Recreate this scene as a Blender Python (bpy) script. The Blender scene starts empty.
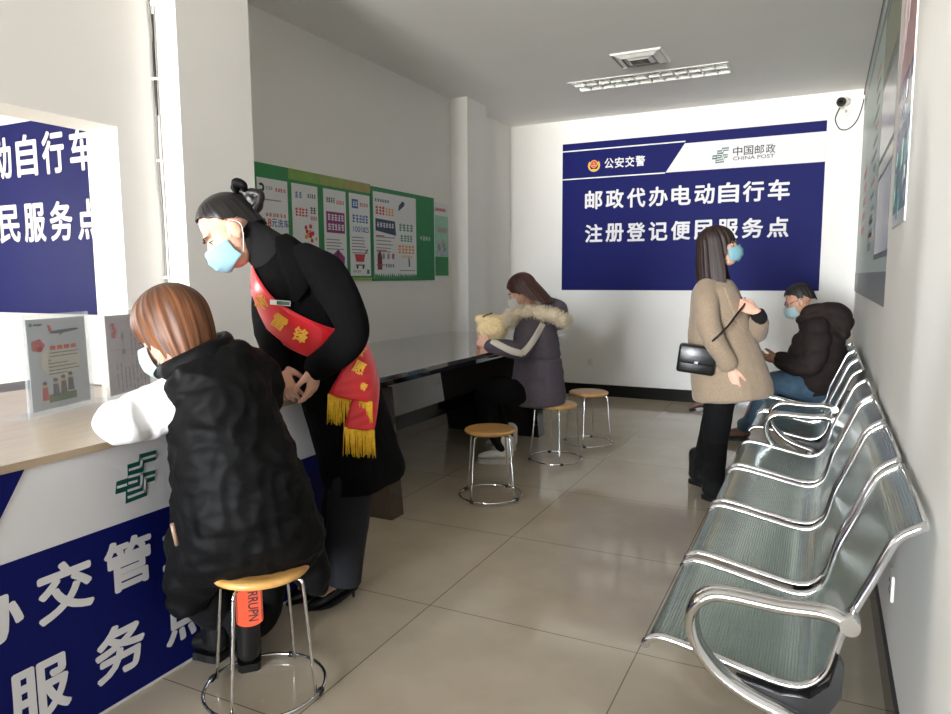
import bpy, bmesh, math, random
from mathutils import Vector, Matrix, noise
from mathutils.bvhtree import BVHTree
random.seed(7)
SC = bpy.context.scene
COL = SC.collection
PI = math.pi
# ------------------------------------------------------------------ camera
CAM_H, YAW, PITCH, ROLL, FPX = 1.344, 0.4592, 0.1130, -0.0056, 703.8
fwd = Vector((-math.sin(YAW)*math.cos(PITCH), math.cos(YAW)*math.cos(PITCH), -math.sin(PITCH)))
rt0 = Vector((math.cos(YAW), math.sin(YAW), 0)); up0 = rt0.cross(fwd)
crt = rt0*math.cos(ROLL) + up0*math.sin(ROLL); cup = -rt0*math.sin(ROLL) + up0*math.cos(ROLL)
cd = bpy.data.cameras.new('camera'); cam = bpy.data.objects.new('camera', cd); COL.objects.link(cam)
cd.sensor_width = 36; cd.lens = 36*FPX/951; cd.clip_start = 0.02; cd.clip_end = 200
cam.matrix_world = Matrix(((crt.x, cup.x, -fwd.x, 0), (crt.y, cup.y, -fwd.y, 0), (crt.z, cup.z, -fwd.z, CAM_H), (0, 0, 0, 1)))
SC.camera = cam
# ------------------------------------------------------------------ light
W = bpy.data.worlds.new('sky'); SC.world = W; W.use_nodes = True
wn = W.node_tree; bg = wn.nodes['Background']; bg.inputs[1].default_value = 66.0
tcw = wn.nodes.new('ShaderNodeTexCoord'); sx_ = wn.nodes.new('ShaderNodeSeparateXYZ'); wn.links.new(tcw.outputs['Generated'], sx_.inputs[0])
rw = wn.nodes.new('ShaderNodeValToRGB'); mrw = wn.nodes.new('ShaderNodeMapRange'); mrw.inputs[1].default_value = -1; wn.links.new(sx_.outputs['Z'], mrw.inputs[0])
wn.links.new(mrw.outputs[0], rw.inputs[0]); wn.links.new(rw.outputs[0], bg.inputs[0])
e = rw.color_ramp.elements; e[0].position = 0.46; e[0].color = (1.0, 0.97, 0.92, 1); e[1].position = 0.52; e[1].color = (0.644, 0.686, 0.735, 1)
def area(name, loc, rot, sx, sy, power, color=(1, 1, 1), portal=False):
    l = bpy.data.lights.new(name, 'AREA'); l.shape = 'RECTANGLE'; l.size = sx; l.size_y = sy; l.energy = power; l.color = color
    if portal: l.cycles.is_portal = True
    o = bpy.data.objects.new(name, l); COL.objects.link(o); o.location = loc; o.rotation_euler = rot
    return o
# daylight enters through the glazed shop front behind the camera and through the staff room's window
area('shopfront_daylight', (-1.4, -10.06, 1.5), (PI/2, 0, 0), 3.0, 2.9, 1, portal=True)
area('staff_window_daylight', (-8.22, 0.85, 1.55), (PI/2, 0, -PI/2), 0.7, 1.1, 1, portal=True)
SC.view_settings.view_transform = 'Standard'; SC.view_settings.look = 'None'
SC.cycles.diffuse_bounces = 8
SC.view_settings.gamma = 1; SC.view_settings.use_curve_mapping = False
SC.view_settings.exposure = 1.2

# ------------------------------------------------------------------ materials
MATS = {}
def srgb(r, g, b):
    f = lambda c: (c/255/12.92) if c/255 <= 0.04045 else ((c/255+0.055)/1.055)**2.4
    return (f(r), f(g), f(b), 1)
def mat(name, rgb, rough=0.5, metal=0.0, var=0.0, vscale=20, bump=0.0, bscale=60, spec=0.5, stretch=None, coat=0.0, sheen=0.0, trans=0.0):
    if name in MATS: return MATS[name]
    m = bpy.data.materials.new(name); m.use_nodes = True; nt = m.node_tree
    b = nt.nodes['Principled BSDF']; col = srgb(*rgb)
    b.inputs['Base Color'].default_value = col; b.inputs['Roughness'].default_value = rough
    b.inputs['Metallic'].default_value = metal; b.inputs['Specular IOR Level'].default_value = spec
    b.inputs['Coat Weight'].default_value = coat; b.inputs['Sheen Weight'].default_value = sheen
    b.inputs['Transmission Weight'].default_value = trans
    tc = nt.nodes.new('ShaderNodeTexCoord'); src = tc.outputs['Object']
    if stretch:
        mp = nt.nodes.new('ShaderNodeMapping'); mp.inputs['Scale'].default_value = stretch
        nt.links.new(src, mp.inputs['Vector']); src = mp.outputs['Vector']
    if var > 0:
        n = nt.nodes.new('ShaderNodeTexNoise'); n.inputs['Scale'].default_value = vscale; n.inputs['Detail'].default_value = 4
        nt.links.new(src, n.inputs['Vector'])
        r = nt.nodes.new('ShaderNodeValToRGB'); e = r.color_ramp.elements
        e[0].position = 0.3; e[1].position = 0.7
        e[0].color = tuple(c*(1-var) for c in col[:3]) + (1,); e[1].color = tuple(min(1, c*(1+var)) for c in col[:3]) + (1,)
        nt.links.new(n.outputs['Fac'], r.inputs['Fac']); nt.links.new(r.outputs['Color'], b.inputs['Base Color'])
    if bump > 0:
        n2 = nt.nodes.new('ShaderNodeTexNoise'); n2.inputs['Scale'].default_value = bscale; n2.inputs['Detail'].default_value = 3
        nt.links.new(src, n2.inputs['Vector'])
        bp = nt.nodes.new('ShaderNodeBump'); bp.inputs['Strength'].default_value = bump; bp.inputs['Distance'].default_value = 0.004
        nt.links.new(n2.outputs['Fac'], bp.inputs['Height']); nt.links.new(bp.outputs['Normal'], b.inputs['Normal'])
    MATS[name] = m
    return m
def floor_mat():
    m = bpy.data.materials.new('polished_tile'); m.use_nodes = True; nt = m.node_tree; b = nt.nodes['Principled BSDF']
    tc = nt.nodes.new('ShaderNodeTexCoord'); mp = nt.nodes.new('ShaderNodeMapping')
    mp.inputs['Location'].default_value = (1.4014, -2.398, 0)
    nt.links.new(tc.outputs['Object'], mp.inputs['Vector'])
    br = nt.nodes.new('ShaderNodeTexBrick'); br.offset = 0; br.squash = 1
    br.inputs['Scale'].default_value = 1; br.inputs['Brick Width'].default_value = 0.856; br.inputs['Row Height'].default_value = 0.856
    br.inputs['Mortar Size'].default_value = 0.0022; br.inputs['Mortar Smooth'].default_value = 0.1
    br.inputs['Color1'].default_value = srgb(192, 180, 160); br.inputs['Color2'].default_value = srgb(188, 176, 156)
    br.inputs['Mortar'].default_value = srgb(112, 103, 92)
    nt.links.new(mp.outputs['Vector'], br.inputs['Vector'])
    n = nt.nodes.new('ShaderNodeTexNoise'); n.inputs['Scale'].default_value = 3.5; n.inputs['Detail'].default_value = 7; n.inputs['Roughness'].default_value = 0.6
    nt.links.new(tc.outputs['Object'], n.inputs['Vector'])
    r = nt.nodes.new('ShaderNodeValToRGB'); e = r.color_ramp.elements; e[0].position = 0.35; e[1].position = 0.7
    e[0].color = (0.86, 0.85, 0.83, 1); e[1].color = (1, 1, 1, 1)
    nt.links.new(n.outputs['Fac'], r.inputs['Fac'])
    mx = nt.nodes.new('ShaderNodeMix'); mx.data_type = 'RGBA'; mx.blend_type = 'MULTIPLY'; mx.inputs['Factor'].default_value = 0.8
    nt.links.new(br.outputs['Color'], mx.inputs[6]); nt.links.new(r.outputs['Color'], mx.inputs[7])
    nt.links.new(mx.outputs[2], b.inputs['Base Color'])
    b.inputs['Roughness'].default_value = 0.09; b.inputs['Specular IOR Level'].default_value = 0.6
    MATS['polished_tile'] = m; return m
def perforated_mat():
    m = bpy.data.materials.new('perforated_steel'); m.use_nodes = True; nt = m.node_tree; b = nt.nodes['Principled BSDF']
    tc = nt.nodes.new('ShaderNodeTexCoord'); uv = tc.outputs['UV']
    mp = nt.nodes.new('ShaderNodeMapping'); mp.inputs['Scale'].default_value = (1/0.0075, 1/0.0075, 1)
    nt.links.new(uv, mp.inputs['Vector'])
    vo = nt.nodes.new('ShaderNodeTexVoronoi'); vo.voronoi_dimensions = '2D'; vo.inputs['Scale'].default_value = 1; vo.inputs['Randomness'].default_value = 0
    nt.links.new(mp.outputs['Vector'], vo.inputs['Vector'])
    lt = nt.nodes.new('ShaderNodeMath'); lt.operation = 'LESS_THAN'; lt.inputs[1].default_value = 0.27
    nt.links.new(vo.outputs['Distance'], lt.inputs[0])
    mx = nt.nodes.new('ShaderNodeMix'); mx.data_type = 'RGBA'
    mx.inputs[6].default_value = srgb(164, 180, 174); mx.inputs[7].default_value = srgb(128, 141, 137)
    nt.links.new(lt.outputs[0], mx.inputs['Factor']); nt.links.new(mx.outputs[2], b.inputs['Base Color'])
    mr = nt.nodes.new('ShaderNodeMath'); mr.operation = 'MULTIPLY_ADD'; mr.inputs[1].default_value = -0.4; mr.inputs[2].default_value = 0.75
    nt.links.new(lt.outputs[0], mr.inputs[0]); nt.links.new(mr.outputs[0], b.inputs['Metallic'])
    n = nt.nodes.new('ShaderNodeTexNoise'); n.inputs['Scale'].default_value = 7; nt.links.new(tc.outputs['Object'], n.inputs['Vector'])
    bp = nt.nodes.new('ShaderNodeBump'); bp.inputs['Strength'].default_value = 0.25; bp.inputs['Distance'].default_value = 0.01
    nt.links.new(n.outputs['Fac'], bp.inputs['Height']); nt.links.new(bp.outputs['Normal'], b.inputs['Normal'])
    b.inputs['Roughness'].default_value = 0.24
    MATS['perforated_steel'] = m; return m
def wood_mat(name, a, c, scale=6):
    m = bpy.data.materials.new(name); m.use_nodes = True; nt = m.node_tree; b = nt.nodes['Principled BSDF']
    tc = nt.nodes.new('ShaderNodeTexCoord'); mp = nt.nodes.new('ShaderNodeMapping'); mp.inputs['Scale'].default_value = (1, 9, 1)
    nt.links.new(tc.outputs['Object'], mp.inputs['Vector'])
    n = nt.nodes.new('ShaderNodeTexNoise'); n.inputs['Scale'].default_value = scale; n.inputs['Detail'].default_value = 6; n.inputs['Distortion'].default_value = 0.6
    nt.links.new(mp.outputs['Vector'], n.inputs['Vector'])
    r = nt.nodes.new('ShaderNodeValToRGB'); e = r.color_ramp.elements; e[0].position = 0.3; e[1].position = 0.7
    e[0].color = srgb(*a); e[1].color = srgb(*c)
    nt.links.new(n.outputs['Fac'], r.inputs['Fac']); nt.links.new(r.outputs['Color'], b.inputs['Base Color'])
    b.inputs['Roughness'].default_value = 0.3; b.inputs['Coat Weight'].default_value = 0.3
    MATS[name] = m; return m
def hair_mat(name, a, c, rough=0.35, root=None):
    m = bpy.data.materials.new(name); m.use_nodes = True; nt = m.node_tree; b = nt.nodes['Principled BSDF']
    tc = nt.nodes.new('ShaderNodeTexCoord'); mp = nt.nodes.new('ShaderNodeMapping'); mp.inputs['Scale'].default_value = (60, 1.5, 1)
    nt.links.new(tc.outputs['UV'], mp.inputs['Vector'])
    n = nt.nodes.new('ShaderNodeTexNoise'); n.inputs['Scale'].default_value = 1; n.inputs['Detail'].default_value = 4
    nt.links.new(mp.outputs['Vector'], n.inputs['Vector'])
    r = nt.nodes.new('ShaderNodeValToRGB'); e = r.color_ramp.elements; e[0].position = 0.36; e[1].position = 0.66
    e[0].color = srgb(*a); e[1].color = srgb(*c)
    nt.links.new(n.outputs['Fac'], r.inputs['Fac']); nt.links.new(r.outputs['Color'], b.inputs['Base Color'])
    if root:                                            # undyed darker roots at the crown
        sp = nt.nodes.new('ShaderNodeSeparateXYZ'); nt.links.new(tc.outputs['UV'], sp.inputs[0])
        mr = nt.nodes.new('ShaderNodeMapRange'); mr.inputs[1].default_value = 0.05; mr.inputs[2].default_value = 0.5; nt.links.new(sp.outputs['Y'], mr.inputs[0])
        mx = nt.nodes.new('ShaderNodeMix'); mx.data_type = 'RGBA'; mx.inputs[6].default_value = srgb(*root)
        nt.links.new(mr.outputs[0], mx.inputs['Factor']); nt.links.new(r.outputs['Color'], mx.inputs[7]); nt.links.new(mx.outputs[2], b.inputs['Base Color'])
    bp = nt.nodes.new('ShaderNodeBump'); bp.inputs['Strength'].default_value = 0.5; bp.inputs['Distance'].default_value = 0.003
    nt.links.new(n.outputs['Fac'], bp.inputs['Height']); nt.links.new(bp.outputs['Normal'], b.inputs['Normal'])
    b.inputs['Roughness'].default_value = rough
    MATS[name] = m; return m

M_WALL = mat('white_paint', (236, 234, 230), 0.95, var=0.012, vscale=2, bump=0.04, bscale=40, spec=0.08)
M_CEIL = mat('ceiling_paint', (238, 237, 233), 0.95, var=0.01, vscale=2, spec=0.08)
M_FLOOR = floor_mat()
M_BLACKTILE = mat('black_skirting_tile', (22, 21, 22), 0.15, var=0.1)
M_NAVY = mat('navy_vinyl', (14, 20, 90), 0.55, spec=.12, var=0.02, vscale=4)
M_NAVY2 = mat('counter_navy_vinyl', (14, 22, 92), 0.6, spec=.12, var=0.02, vscale=4)
M_PRINTWHITE = mat('white_vinyl', (226, 225, 226), 0.6, spec=.2, var=0.01, vscale=3)
M_LOGOGREEN = mat('logo_green', (16, 84, 72), 0.4)
M_INK = mat('black_ink', (35, 38, 42), 0.5)
M_CHROME = mat('chrome', (225, 226, 228), 0.1, 1.0)
M_ALU = mat('polished_aluminium', (222, 222, 222), 0.16, 1.0, bump=0.08, bscale=15)
M_PERF = perforated_mat()
M_BLKPLASTIC = mat('black_plastic', (18, 18, 19), 0.35)
M_WHTPLASTIC = mat('white_plastic', (232, 230, 225), 0.35)
M_SEATWOOD = wood_mat('honey_plywood', (196, 142, 74), (222, 176, 104))
M_TOPWOOD = mat('pale_laminate', (216, 203, 184), 0.22, var=0.05, vscale=5, stretch=(9, 1, 1))
M_EDGE = mat('laminate_edge', (178, 158, 132), 0.4, var=0.08, vscale=6, stretch=(1, 1, 12))
M_BLKGLOSS = mat('black_gloss', (14, 14, 16), 0.06, var=0.1, vscale=4, spec=0.8)
M_BLKTOP = mat('dark_mirror_stone', (58, 60, 64), 0.04, var=0.06, vscale=6, spec=1.0, coat=1.0)
M_GLASS = mat('acrylic', (225, 236, 240), 0.03, spec=0.5); M_GLASS.node_tree.nodes['Principled BSDF'].inputs['Alpha'].default_value = 0.16
M_GREEN = mat('poster_green', (22, 128, 62), 0.4, var=0.06, vscale=5)
M_LIME = mat('poster_lime', (120, 160, 60), 0.4, var=0.12, vscale=6)
M_GOLDGREEN = mat('poster_olive', (160, 152, 82), 0.4, var=0.1, vscale=6)
M_PAPER = mat('poster_paper', (222, 224, 224), 0.4, var=0.015, vscale=5)
M_RED = mat('print_red', (196, 46, 44), 0.5)
M_BLUE = mat('print_blue', (40, 98, 158), 0.5)
M_MAGENTA = mat('print_magenta', (132, 36, 108), 0.5)
M_ORANGE = mat('print_orange', (222, 150, 60), 0.5)
M_GREY = mat('print_grey', (140, 140, 144), 0.5)
M_GOLD = mat('gold', (232, 178, 60), 0.4, var=0.1)

# ------------------------------------------------------------------ helpers
def link(name, me, m=None, parent=None, smooth=False):
    o = bpy.data.objects.new(name, me); COL.objects.link(o)
    if m is not None:
        for mm in (m if isinstance(m, (list, tuple)) else [m]): me.materials.append(mm)
    if parent is not None: o.parent = parent
    if smooth: me.shade_smooth()
    return o
def obj(name, bm, m=None, parent=None, smooth=False, angle=None):
    me = bpy.data.meshes.new(name); bmesh.ops.recalc_face_normals(bm, faces=bm.faces[:]); bm.to_mesh(me); bm.free()
    o = link(name, me, m, parent, smooth)
    if angle is not None:
        me.shade_smooth(); me.set_sharp_from_angle(angle=angle)
    return o
def tag(o, label, cat, group=None, kind=None):
    o['label'] = label; o['category'] = cat
    if group: o['group'] = group
    if kind: o['kind'] = kind
    return o
def thing(name, label, cat, loc=(0, 0, 0), rotz=0.0, group=None):
    o = bpy.data.objects.new(name, None); COL.objects.link(o); o.location = loc; o.rotation_euler = (0, 0, rotz)
    o.empty_display_size = 0.05
    return tag(o, label, cat, group)
def struct(name, bm, m, parent=None):
    o = obj(name, bm, m, parent); o['kind'] = 'structure'; return o
def box(bm, x0, x1, y0, y1, z0, z1, mi=0, bevel=0.0):
    vs = [bm.verts.new(c) for c in ((x0, y0, z0), (x1, y0, z0), (x1, y1, z0), (x0, y1, z0), (x0, y0, z1), (x1, y0, z1), (x1, y1, z1), (x0, y1, z1))]
    fs = []
    for f in ((0, 3, 2, 1), (4, 5, 6, 7), (0, 1, 5, 4), (1, 2, 6, 5), (2, 3, 7, 6), (3, 0, 4, 7)):
        fc = bm.faces.new([vs[i] for i in f]); fc.material_index = mi; fs.append(fc)
    if bevel > 0:
        es = list({e for f in fs for e in f.edges})
        bmesh.ops.bevel(bm, geom=es, offset=bevel, segments=2, profile=0.5, affect='EDGES')
    return vs
def prism(bm, pts, axis, a, b, mi=0):
    """closed outline pts (p,q) swept along axis from a to b"""
    def mk(p, q, t):
        return {'x': (t, p, q), 'y': (p, t, q), 'z': (p, q, t)}[axis]
    v0 = [bm.verts.new(mk(p, q, a)) for p, q in pts]; v1 = [bm.verts.new(mk(p, q, b)) for p, q in pts]
    n = len(pts); fs = [bm.faces.new(v0), bm.faces.new(v1[::-1])]
    for i in range(n): fs.append(bm.faces.new((v0[i], v1[i], v1[(i+1) % n], v0[(i+1) % n])))
    for f in fs: f.material_index = mi
def smoothpath(pts, n):
    """Catmull-Rom through points of any dimension (tuples)"""
    P = [tuple(p) for p in pts]; out = []
    if len(P) < 3:
        for k in range(n+1):
            t = k/n; out.append(tuple(a+(b-a)*t for a, b in zip(P[0], P[-1])))
        return out
    P = [tuple(2*a-b for a, b in zip(P[0], P[1]))] + P + [tuple(2*a-b for a, b in zip(P[-1], P[-2]))]
    segs = len(P)-3
    for s in range(segs):
        p0, p1, p2, p3 = P[s:s+4]
        for k in range(n):
            t = k/n
            out.append(tuple(0.5*((2*b)+(-a+c)*t+(2*a-5*b+4*c-d)*t*t+(-a+3*b-3*c+d)*t**3) for a, b, c, d in zip(p0, p1, p2, p3)))
    out.append(P[-2])
    return out
def tube(bm, pts, r, seg=8, closed=False, cap=True, mi=0, r2=None, side=None):
    """round or oval tube along points; r a number or list; r2 second radius across; side the direction r is measured in"""
    pts = [Vector(p) for p in pts]; n = len(pts); rings = []
    prev = None
    for i, p in enumerate(pts):
        if closed: t = pts[(i+1) % n]-pts[i-1]
        else: t = pts[min(i+1, n-1)]-pts[max(i-1, 0)]
        t.normalize()
        if side is not None: s = Vector(side)
        elif prev is None: s = Vector((0, 0, 1)) if abs(t.z) < 0.9 else Vector((1, 0, 0))
        else: s = prev
        s = (s-t*s.dot(t)); s.normalize(); prev = s
        b = t.cross(s)
        ra = r[i] if isinstance(r, (list, tuple)) else r
        rb = ra if r2 is None else (r2[i] if isinstance(r2, (list, tuple)) else r2)
        rings.append([bm.verts.new(p+s*ra*math.cos(2*PI*k/seg)+b*rb*math.sin(2*PI*k/seg)) for k in range(seg)])
    m = n if closed else n-1
    for i in range(m):
        A, B = rings[i], rings[(i+1) % n]
        for k in range(seg):
            f = bm.faces.new((A[k], A[(k+1) % seg], B[(k+1) % seg], B[k])); f.material_index = mi; f.smooth = True
    if cap and not closed:
        for R_ in (rings[0][::-1], rings[-1]):
            f = bm.faces.new(R_); f.material_index = mi
def lathe(bm, prof, seg=32, c=(0, 0, 0), mi=0):
    rings = []
    for r, z in prof:
        rings.append([bm.verts.new((c[0]+r*math.cos(2*PI*k/seg), c[1]+r*math.sin(2*PI*k/seg), c[2]+z)) for k in range(seg)])
    for A, B in zip(rings, rings[1:]):
        for k in range(seg):
            f = bm.faces.new((A[k], A[(k+1) % seg], B[(k+1) % seg], B[k])); f.smooth = True; f.material_index = mi
    bm.faces.new(rings[0][::-1]); bm.faces.new(rings[-1])
def text_mesh(s, w, h, bold=0.02, depth=0.002, shear=0.0):
    """the string as a mesh fitted to a w x h box centred on the origin in XY, facing +Z"""
    c = bpy.data.curves.new('lettering', 'FONT'); c.body = s; c.size = 1; c.resolution_u = 3; c.shear = shear
    o = bpy.data.objects.new('lettering', c); COL.objects.link(o)
    dg = bpy.context.evaluated_depsgraph_get(); me = bpy.data.meshes.new_from_object(o.evaluated_get(dg))
    bpy.data.objects.remove(o); bpy.data.curves.remove(c)
    xs = [v.co.x for v in me.vertices]; ys = [v.co.y for v in me.vertices]
    w -= 2*bold*h; h -= 2*bold*h
    sx = w/(max(xs)-min(xs)); sy = h/(max(ys)-min(ys)); cx = (max(xs)+min(xs))/2; cy = (max(ys)+min(ys))/2
    V = [((v.co.x-cx)*sx, (v.co.y-cy)*sy) for v in me.vertices]; Fs = [tuple(p.vertices) for p in me.polygons]
    bpy.data.meshes.remove(me)
    bm = bmesh.new(); d = bold*h                       # weight of the stroke: overlaid shifted outlines
    sh = [(0, 0)] + ([(d*math.cos(a*PI/4), d*math.sin(a*PI/4)) for a in range(8)] if bold > 0 else [])
    for k, (ox, oy) in enumerate(sh):
        zz = depth*(1+0.006*k); vs = [bm.verts.new((x+ox, y+oy, zz)) for x, y in V]
        for f in Fs:
            try: bm.faces.new([vs[i] for i in f])
            except ValueError: pass
    return bm
def basis(c, u, v):
    """matrix placing XY art at c with x along u and y along v"""
    u = Vector(u).normalized(); v = Vector(v); v = (v-u*v.dot(u)).normalized(); w = u.cross(v)
    return Matrix(((u.x, v.x, w.x, c[0]), (u.y, v.y, w.y, c[1]), (u.z, v.z, w.z, c[2]), (0, 0, 0, 1)))
def merge(dst, src, M=None, mi=0):
    if M is not None: src.transform(M)
    mp = {v: dst.verts.new(v.co) for v in src.verts}
    for f in src.faces:
        try: g = dst.faces.new([mp[v] for v in f.verts]); g.material_index = mi; g.smooth = f.smooth
        except ValueError: pass
    src.free()
def letters(name, items, frame, m, parent, bold=0.03, depth=0.002):
    """items (string, cx, cy, w, h) in the plane of frame; one mesh per line of writing"""
    rows = {}
    for it in items: rows.setdefault(round(it[2], 3), []).append(it)
    for r in rows.values():
        bm = bmesh.new()
        for s, cx, cy, w, h in r: merge(bm, text_mesh(s, w, h, bold, depth), frame @ Matrix.Translation((cx, cy, 0)))
        me = bpy.data.meshes.new(name); bm.to_mesh(me); bm.free(); link(name, me, m, parent)
def plate(bm, frame, pts, z0, z1, mi=0):
    """flat outline in the plane of frame, from height z0 to z1 off it"""
    a = [bm.verts.new(frame @ Vector((x, y, z0))) for x, y in pts]; b = [bm.verts.new(frame @ Vector((x, y, z1))) for x, y in pts]
    n = len(pts); fs = [bm.faces.new(b), bm.faces.new(a[::-1])]
    for i in range(n): fs.append(bm.faces.new((a[i], a[(i+1) % n], b[(i+1) % n], b[i])))
    for f in fs: f.material_index = mi
def rect(x0, x1, y0, y1): return [(x0, y0), (x1, y0), (x1, y1), (x0, y1)]
# ------------------------------------------------------------------ room shell
XL, XR, XP, YB, YF, ZC = -3.337, 0.262, 0.24, 7.69, -10.0, 3.064
XW0, XW1 = -2.965, -2.76            # the wall with the service opening
bm = bmesh.new(); box(bm, -8.2, XR+0.2, YF-0.15, YB+0.15, -0.1, 0); struct('floor', bm, M_FLOOR)
bm = bmesh.new(); box(bm, -8.0, XP-.02, YF+.02, -0.6, 0.0005, 0.012); struct('floor_unseen_absorber', bm, mat('absorber_dark_brown', (86, 82, 78), .95, var=.2, vscale=90, spec=.1))  # unseen dark sheet added over the lobby floor to soak up bounced light
bm = bmesh.new(); 
LX, LY, LW, LD = -1.461, 6.39, 1.34, 0.325          # recess of the ceiling light
box(bm, -8.2, XR+0.2, YF-0.15, LY-LD/2, ZC, ZC+0.1); box(bm, -8.2, XR+0.2, LY+LD/2, YB+0.15, ZC, ZC+0.1)
box(bm, -8.2, LX-LW/2, LY-LD/2, LY+LD/2, ZC, ZC+0.1); box(bm, LX+LW/2, XR+0.2, LY-LD/2, LY+LD/2, ZC, ZC+0.1)
struct('ceiling', bm, M_CEIL)
bm = bmesh.new(); box(bm, -8.0, XP-.02, YF+.02, -0.4, ZC-.03, ZC-.0005); struct('ceiling_unseen_absorber', bm, mat('absorber_slate_grey', (112, 110, 108), .7, var=.08, vscale=6))  # dark panel added out of view, keeps the lobby ceiling from bouncing daylight
bm = bmesh.new(); box(bm, XL-0.12, XR+0.2, YB, YB+0.12, 0, ZC); struct('wall_back', bm, M_WALL)
bm = bmesh.new(); box(bm, XL-0.12, XL, 2.78, YB, 0, ZC); struct('wall_left', bm, M_WALL)
bm = bmesh.new(); box(bm, XR, XR+0.15, YF, YB, 0, ZC); struct('wall_right', bm, M_WALL)
bm = bmesh.new(); box(bm, XP, XR, 0.3, 3.62, 0, ZC); struct('wall_right_pier', bm, M_WALL)
bm = bmesh.new(); box(bm, XP-.01, XR, YF, 0.3, 0, ZC); struct('wall_unseen_absorber', bm, mat('absorber_slate_grey', (112, 110, 108), .7, var=.08, vscale=6))  # unseen dark lining, added so the right wall behind the camera bounces less light
bm = bmesh.new(); box(bm, XL, -3.153, 6.225, 6.66, 0, ZC); struct('wall_left_pier', bm, M_WALL)
bm = bmesh.new(); box(bm, XW0, -2.62, 2.334, 2.78, 0, ZC); box(bm, XL-0.12, XW0, 2.68, 2.78, 0, ZC); struct('wall_corner_pier', bm, M_WALL)
bm = bmesh.new()                    # wall with the opening onto the staff room
box(bm, XW0, XW1, -1.3, 2.334, 0, 0.80); box(bm, XW0, XW1, -1.3, 2.334, 1.995, ZC)
box(bm, XW0, XW1, -1.3, -0.9, 0.80, 1.995); box(bm, XW0, XW1, 2.115, 2.334, 0.80, 1.995)
struct('wall_counter', bm, M_WALL)
bm = bmesh.new(); box(bm, -8.2, XL-0.12, 3.6, 3.72, 0, ZC); struct('wall_staff_back', bm, M_WALL)
bm = bmesh.new(); box(bm, -8.2, -8.05, YF, 0.5, 0, ZC); box(bm, -8.2, -8.05, 1.2, 3.6, 0, ZC); box(bm, -8.2, -8.05, 0.5, 1.2, 0, 1.0); box(bm, -8.2, -8.05, 0.5, 1.2, 2.1, ZC); struct('wall_staff_left', bm, M_WALL)
bm = bmesh.new(); box(bm, -8.2, XW0, -1.3, -1.18, 0, ZC); struct('wall_staff_front', bm, M_WALL)
bm = bmesh.new()                    # street side: glazed shop front and the staff room window
box(bm, -8.2, -2.9, YF-0.15, YF, 0, ZC)
box(bm, 0.1, XR+0.2, YF-0.15, YF, 0, ZC); 
box(bm, -2.9, 0.1, YF-0.15, YF, 2.98, ZC)
struct('wall_front', bm, M_WALL)
def glazing(name, x0, x1, z0, z1, xs, zs):
    bm = bmesh.new(); t = 0.03; y = YF-0.08
    for x in [x0+t, x1-t]+list(xs): box(bm, x-t, x+t, y-0.03, y+0.03, z0, z1)
    for z in [z0+t, z1-t]+list(zs): box(bm, x0, x1, y-0.028, y+0.028, z-t, z+t)
    struct(name, bm, M_ALU)
glazing('window_1', -2.9, 0.1, 0, 2.98, (-1.90, -0.90), (2.2,))
bm = bmesh.new()
for y in (0.53, 1.17): box(bm, -8.16, -8.1, y-.03, y+.03, 1.0, 2.1)
for z in (1.03, 2.07): box(bm, -8.158, -8.102, 0.5, 1.2, z-.03, z+.03)
struct('window_2', bm, M_ALU)
SK = 0.13
bm = bmesh.new(); box(bm, XL, XR, YB-0.015, YB, 0, SK); struct('baseboard_back', bm, M_BLACKTILE)
bm = bmesh.new(); box(bm, XL, XL+0.015, 2.78, 6.225, 0, SK); box(bm, XL, -3.138, 6.21, 6.225, 0, SK); box(bm, -3.153, -3.138, 6.225, 6.675, 0, SK)
box(bm, XL, -3.153, 6.66, 6.675, 0, SK); box(bm, XL, XL+0.015, 6.675, YB-0.015, 0, SK); struct('baseboard_left', bm, M_BLACKTILE)
bm = bmesh.new(); box(bm, XP-0.012, XP, 0.3, 3.62, 0, SK); box(bm, XR-0.012, XR, 3.62, YB-0.015, 0, SK); struct('baseboard_right', bm, M_BLACKTILE)

# ------------------------------------------------------------------ emblems
LOGO = [(85,420),(190,416),(195,274),(303,271),(313,197),(480,197),(470,306),(355,308),(347,380),(322,409),(460,414),(445,527),(375,527),(360,668),(155,682),(165,550),(68,548)]
SLITS = [[(472,253),(332,256),(323,330),(212,335)], [(203,408),(325,409),(310,548),(188,551)], [(95,482),(170,481)], [(200,474),(272,475)], [(450,466),(355,467),(342,612),(185,622)]]
def postal_emblem(frame, cx, cy, w, h, z, parent, name='postal_emblem'):
    f = lambda p: (cx+(p[0]-274)/412*w, cy-(p[1]-440)/485*h)
    bm = bmesh.new(); plate(bm, frame, [f(p) for p in LOGO][::-1], z, z+0.0008, 0)
    for s in SLITS:
        pts = [Vector(f(p)) for p in s]
        for a, b in zip(pts, pts[1:]):
            d = (b-a).normalized(); nrm = Vector((-d.y, d.x))*w*0.026; e = d*w*0.02
            q = [a-e-nrm, b+e-nrm, b+e+nrm, a-e+nrm]
            plate(bm, frame, [tuple(v) for v in q], z+0.0007, z+0.0012, 1)
    return obj(name, bm, [M_LOGOGREEN, M_PRINTWHITE], parent)
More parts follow.
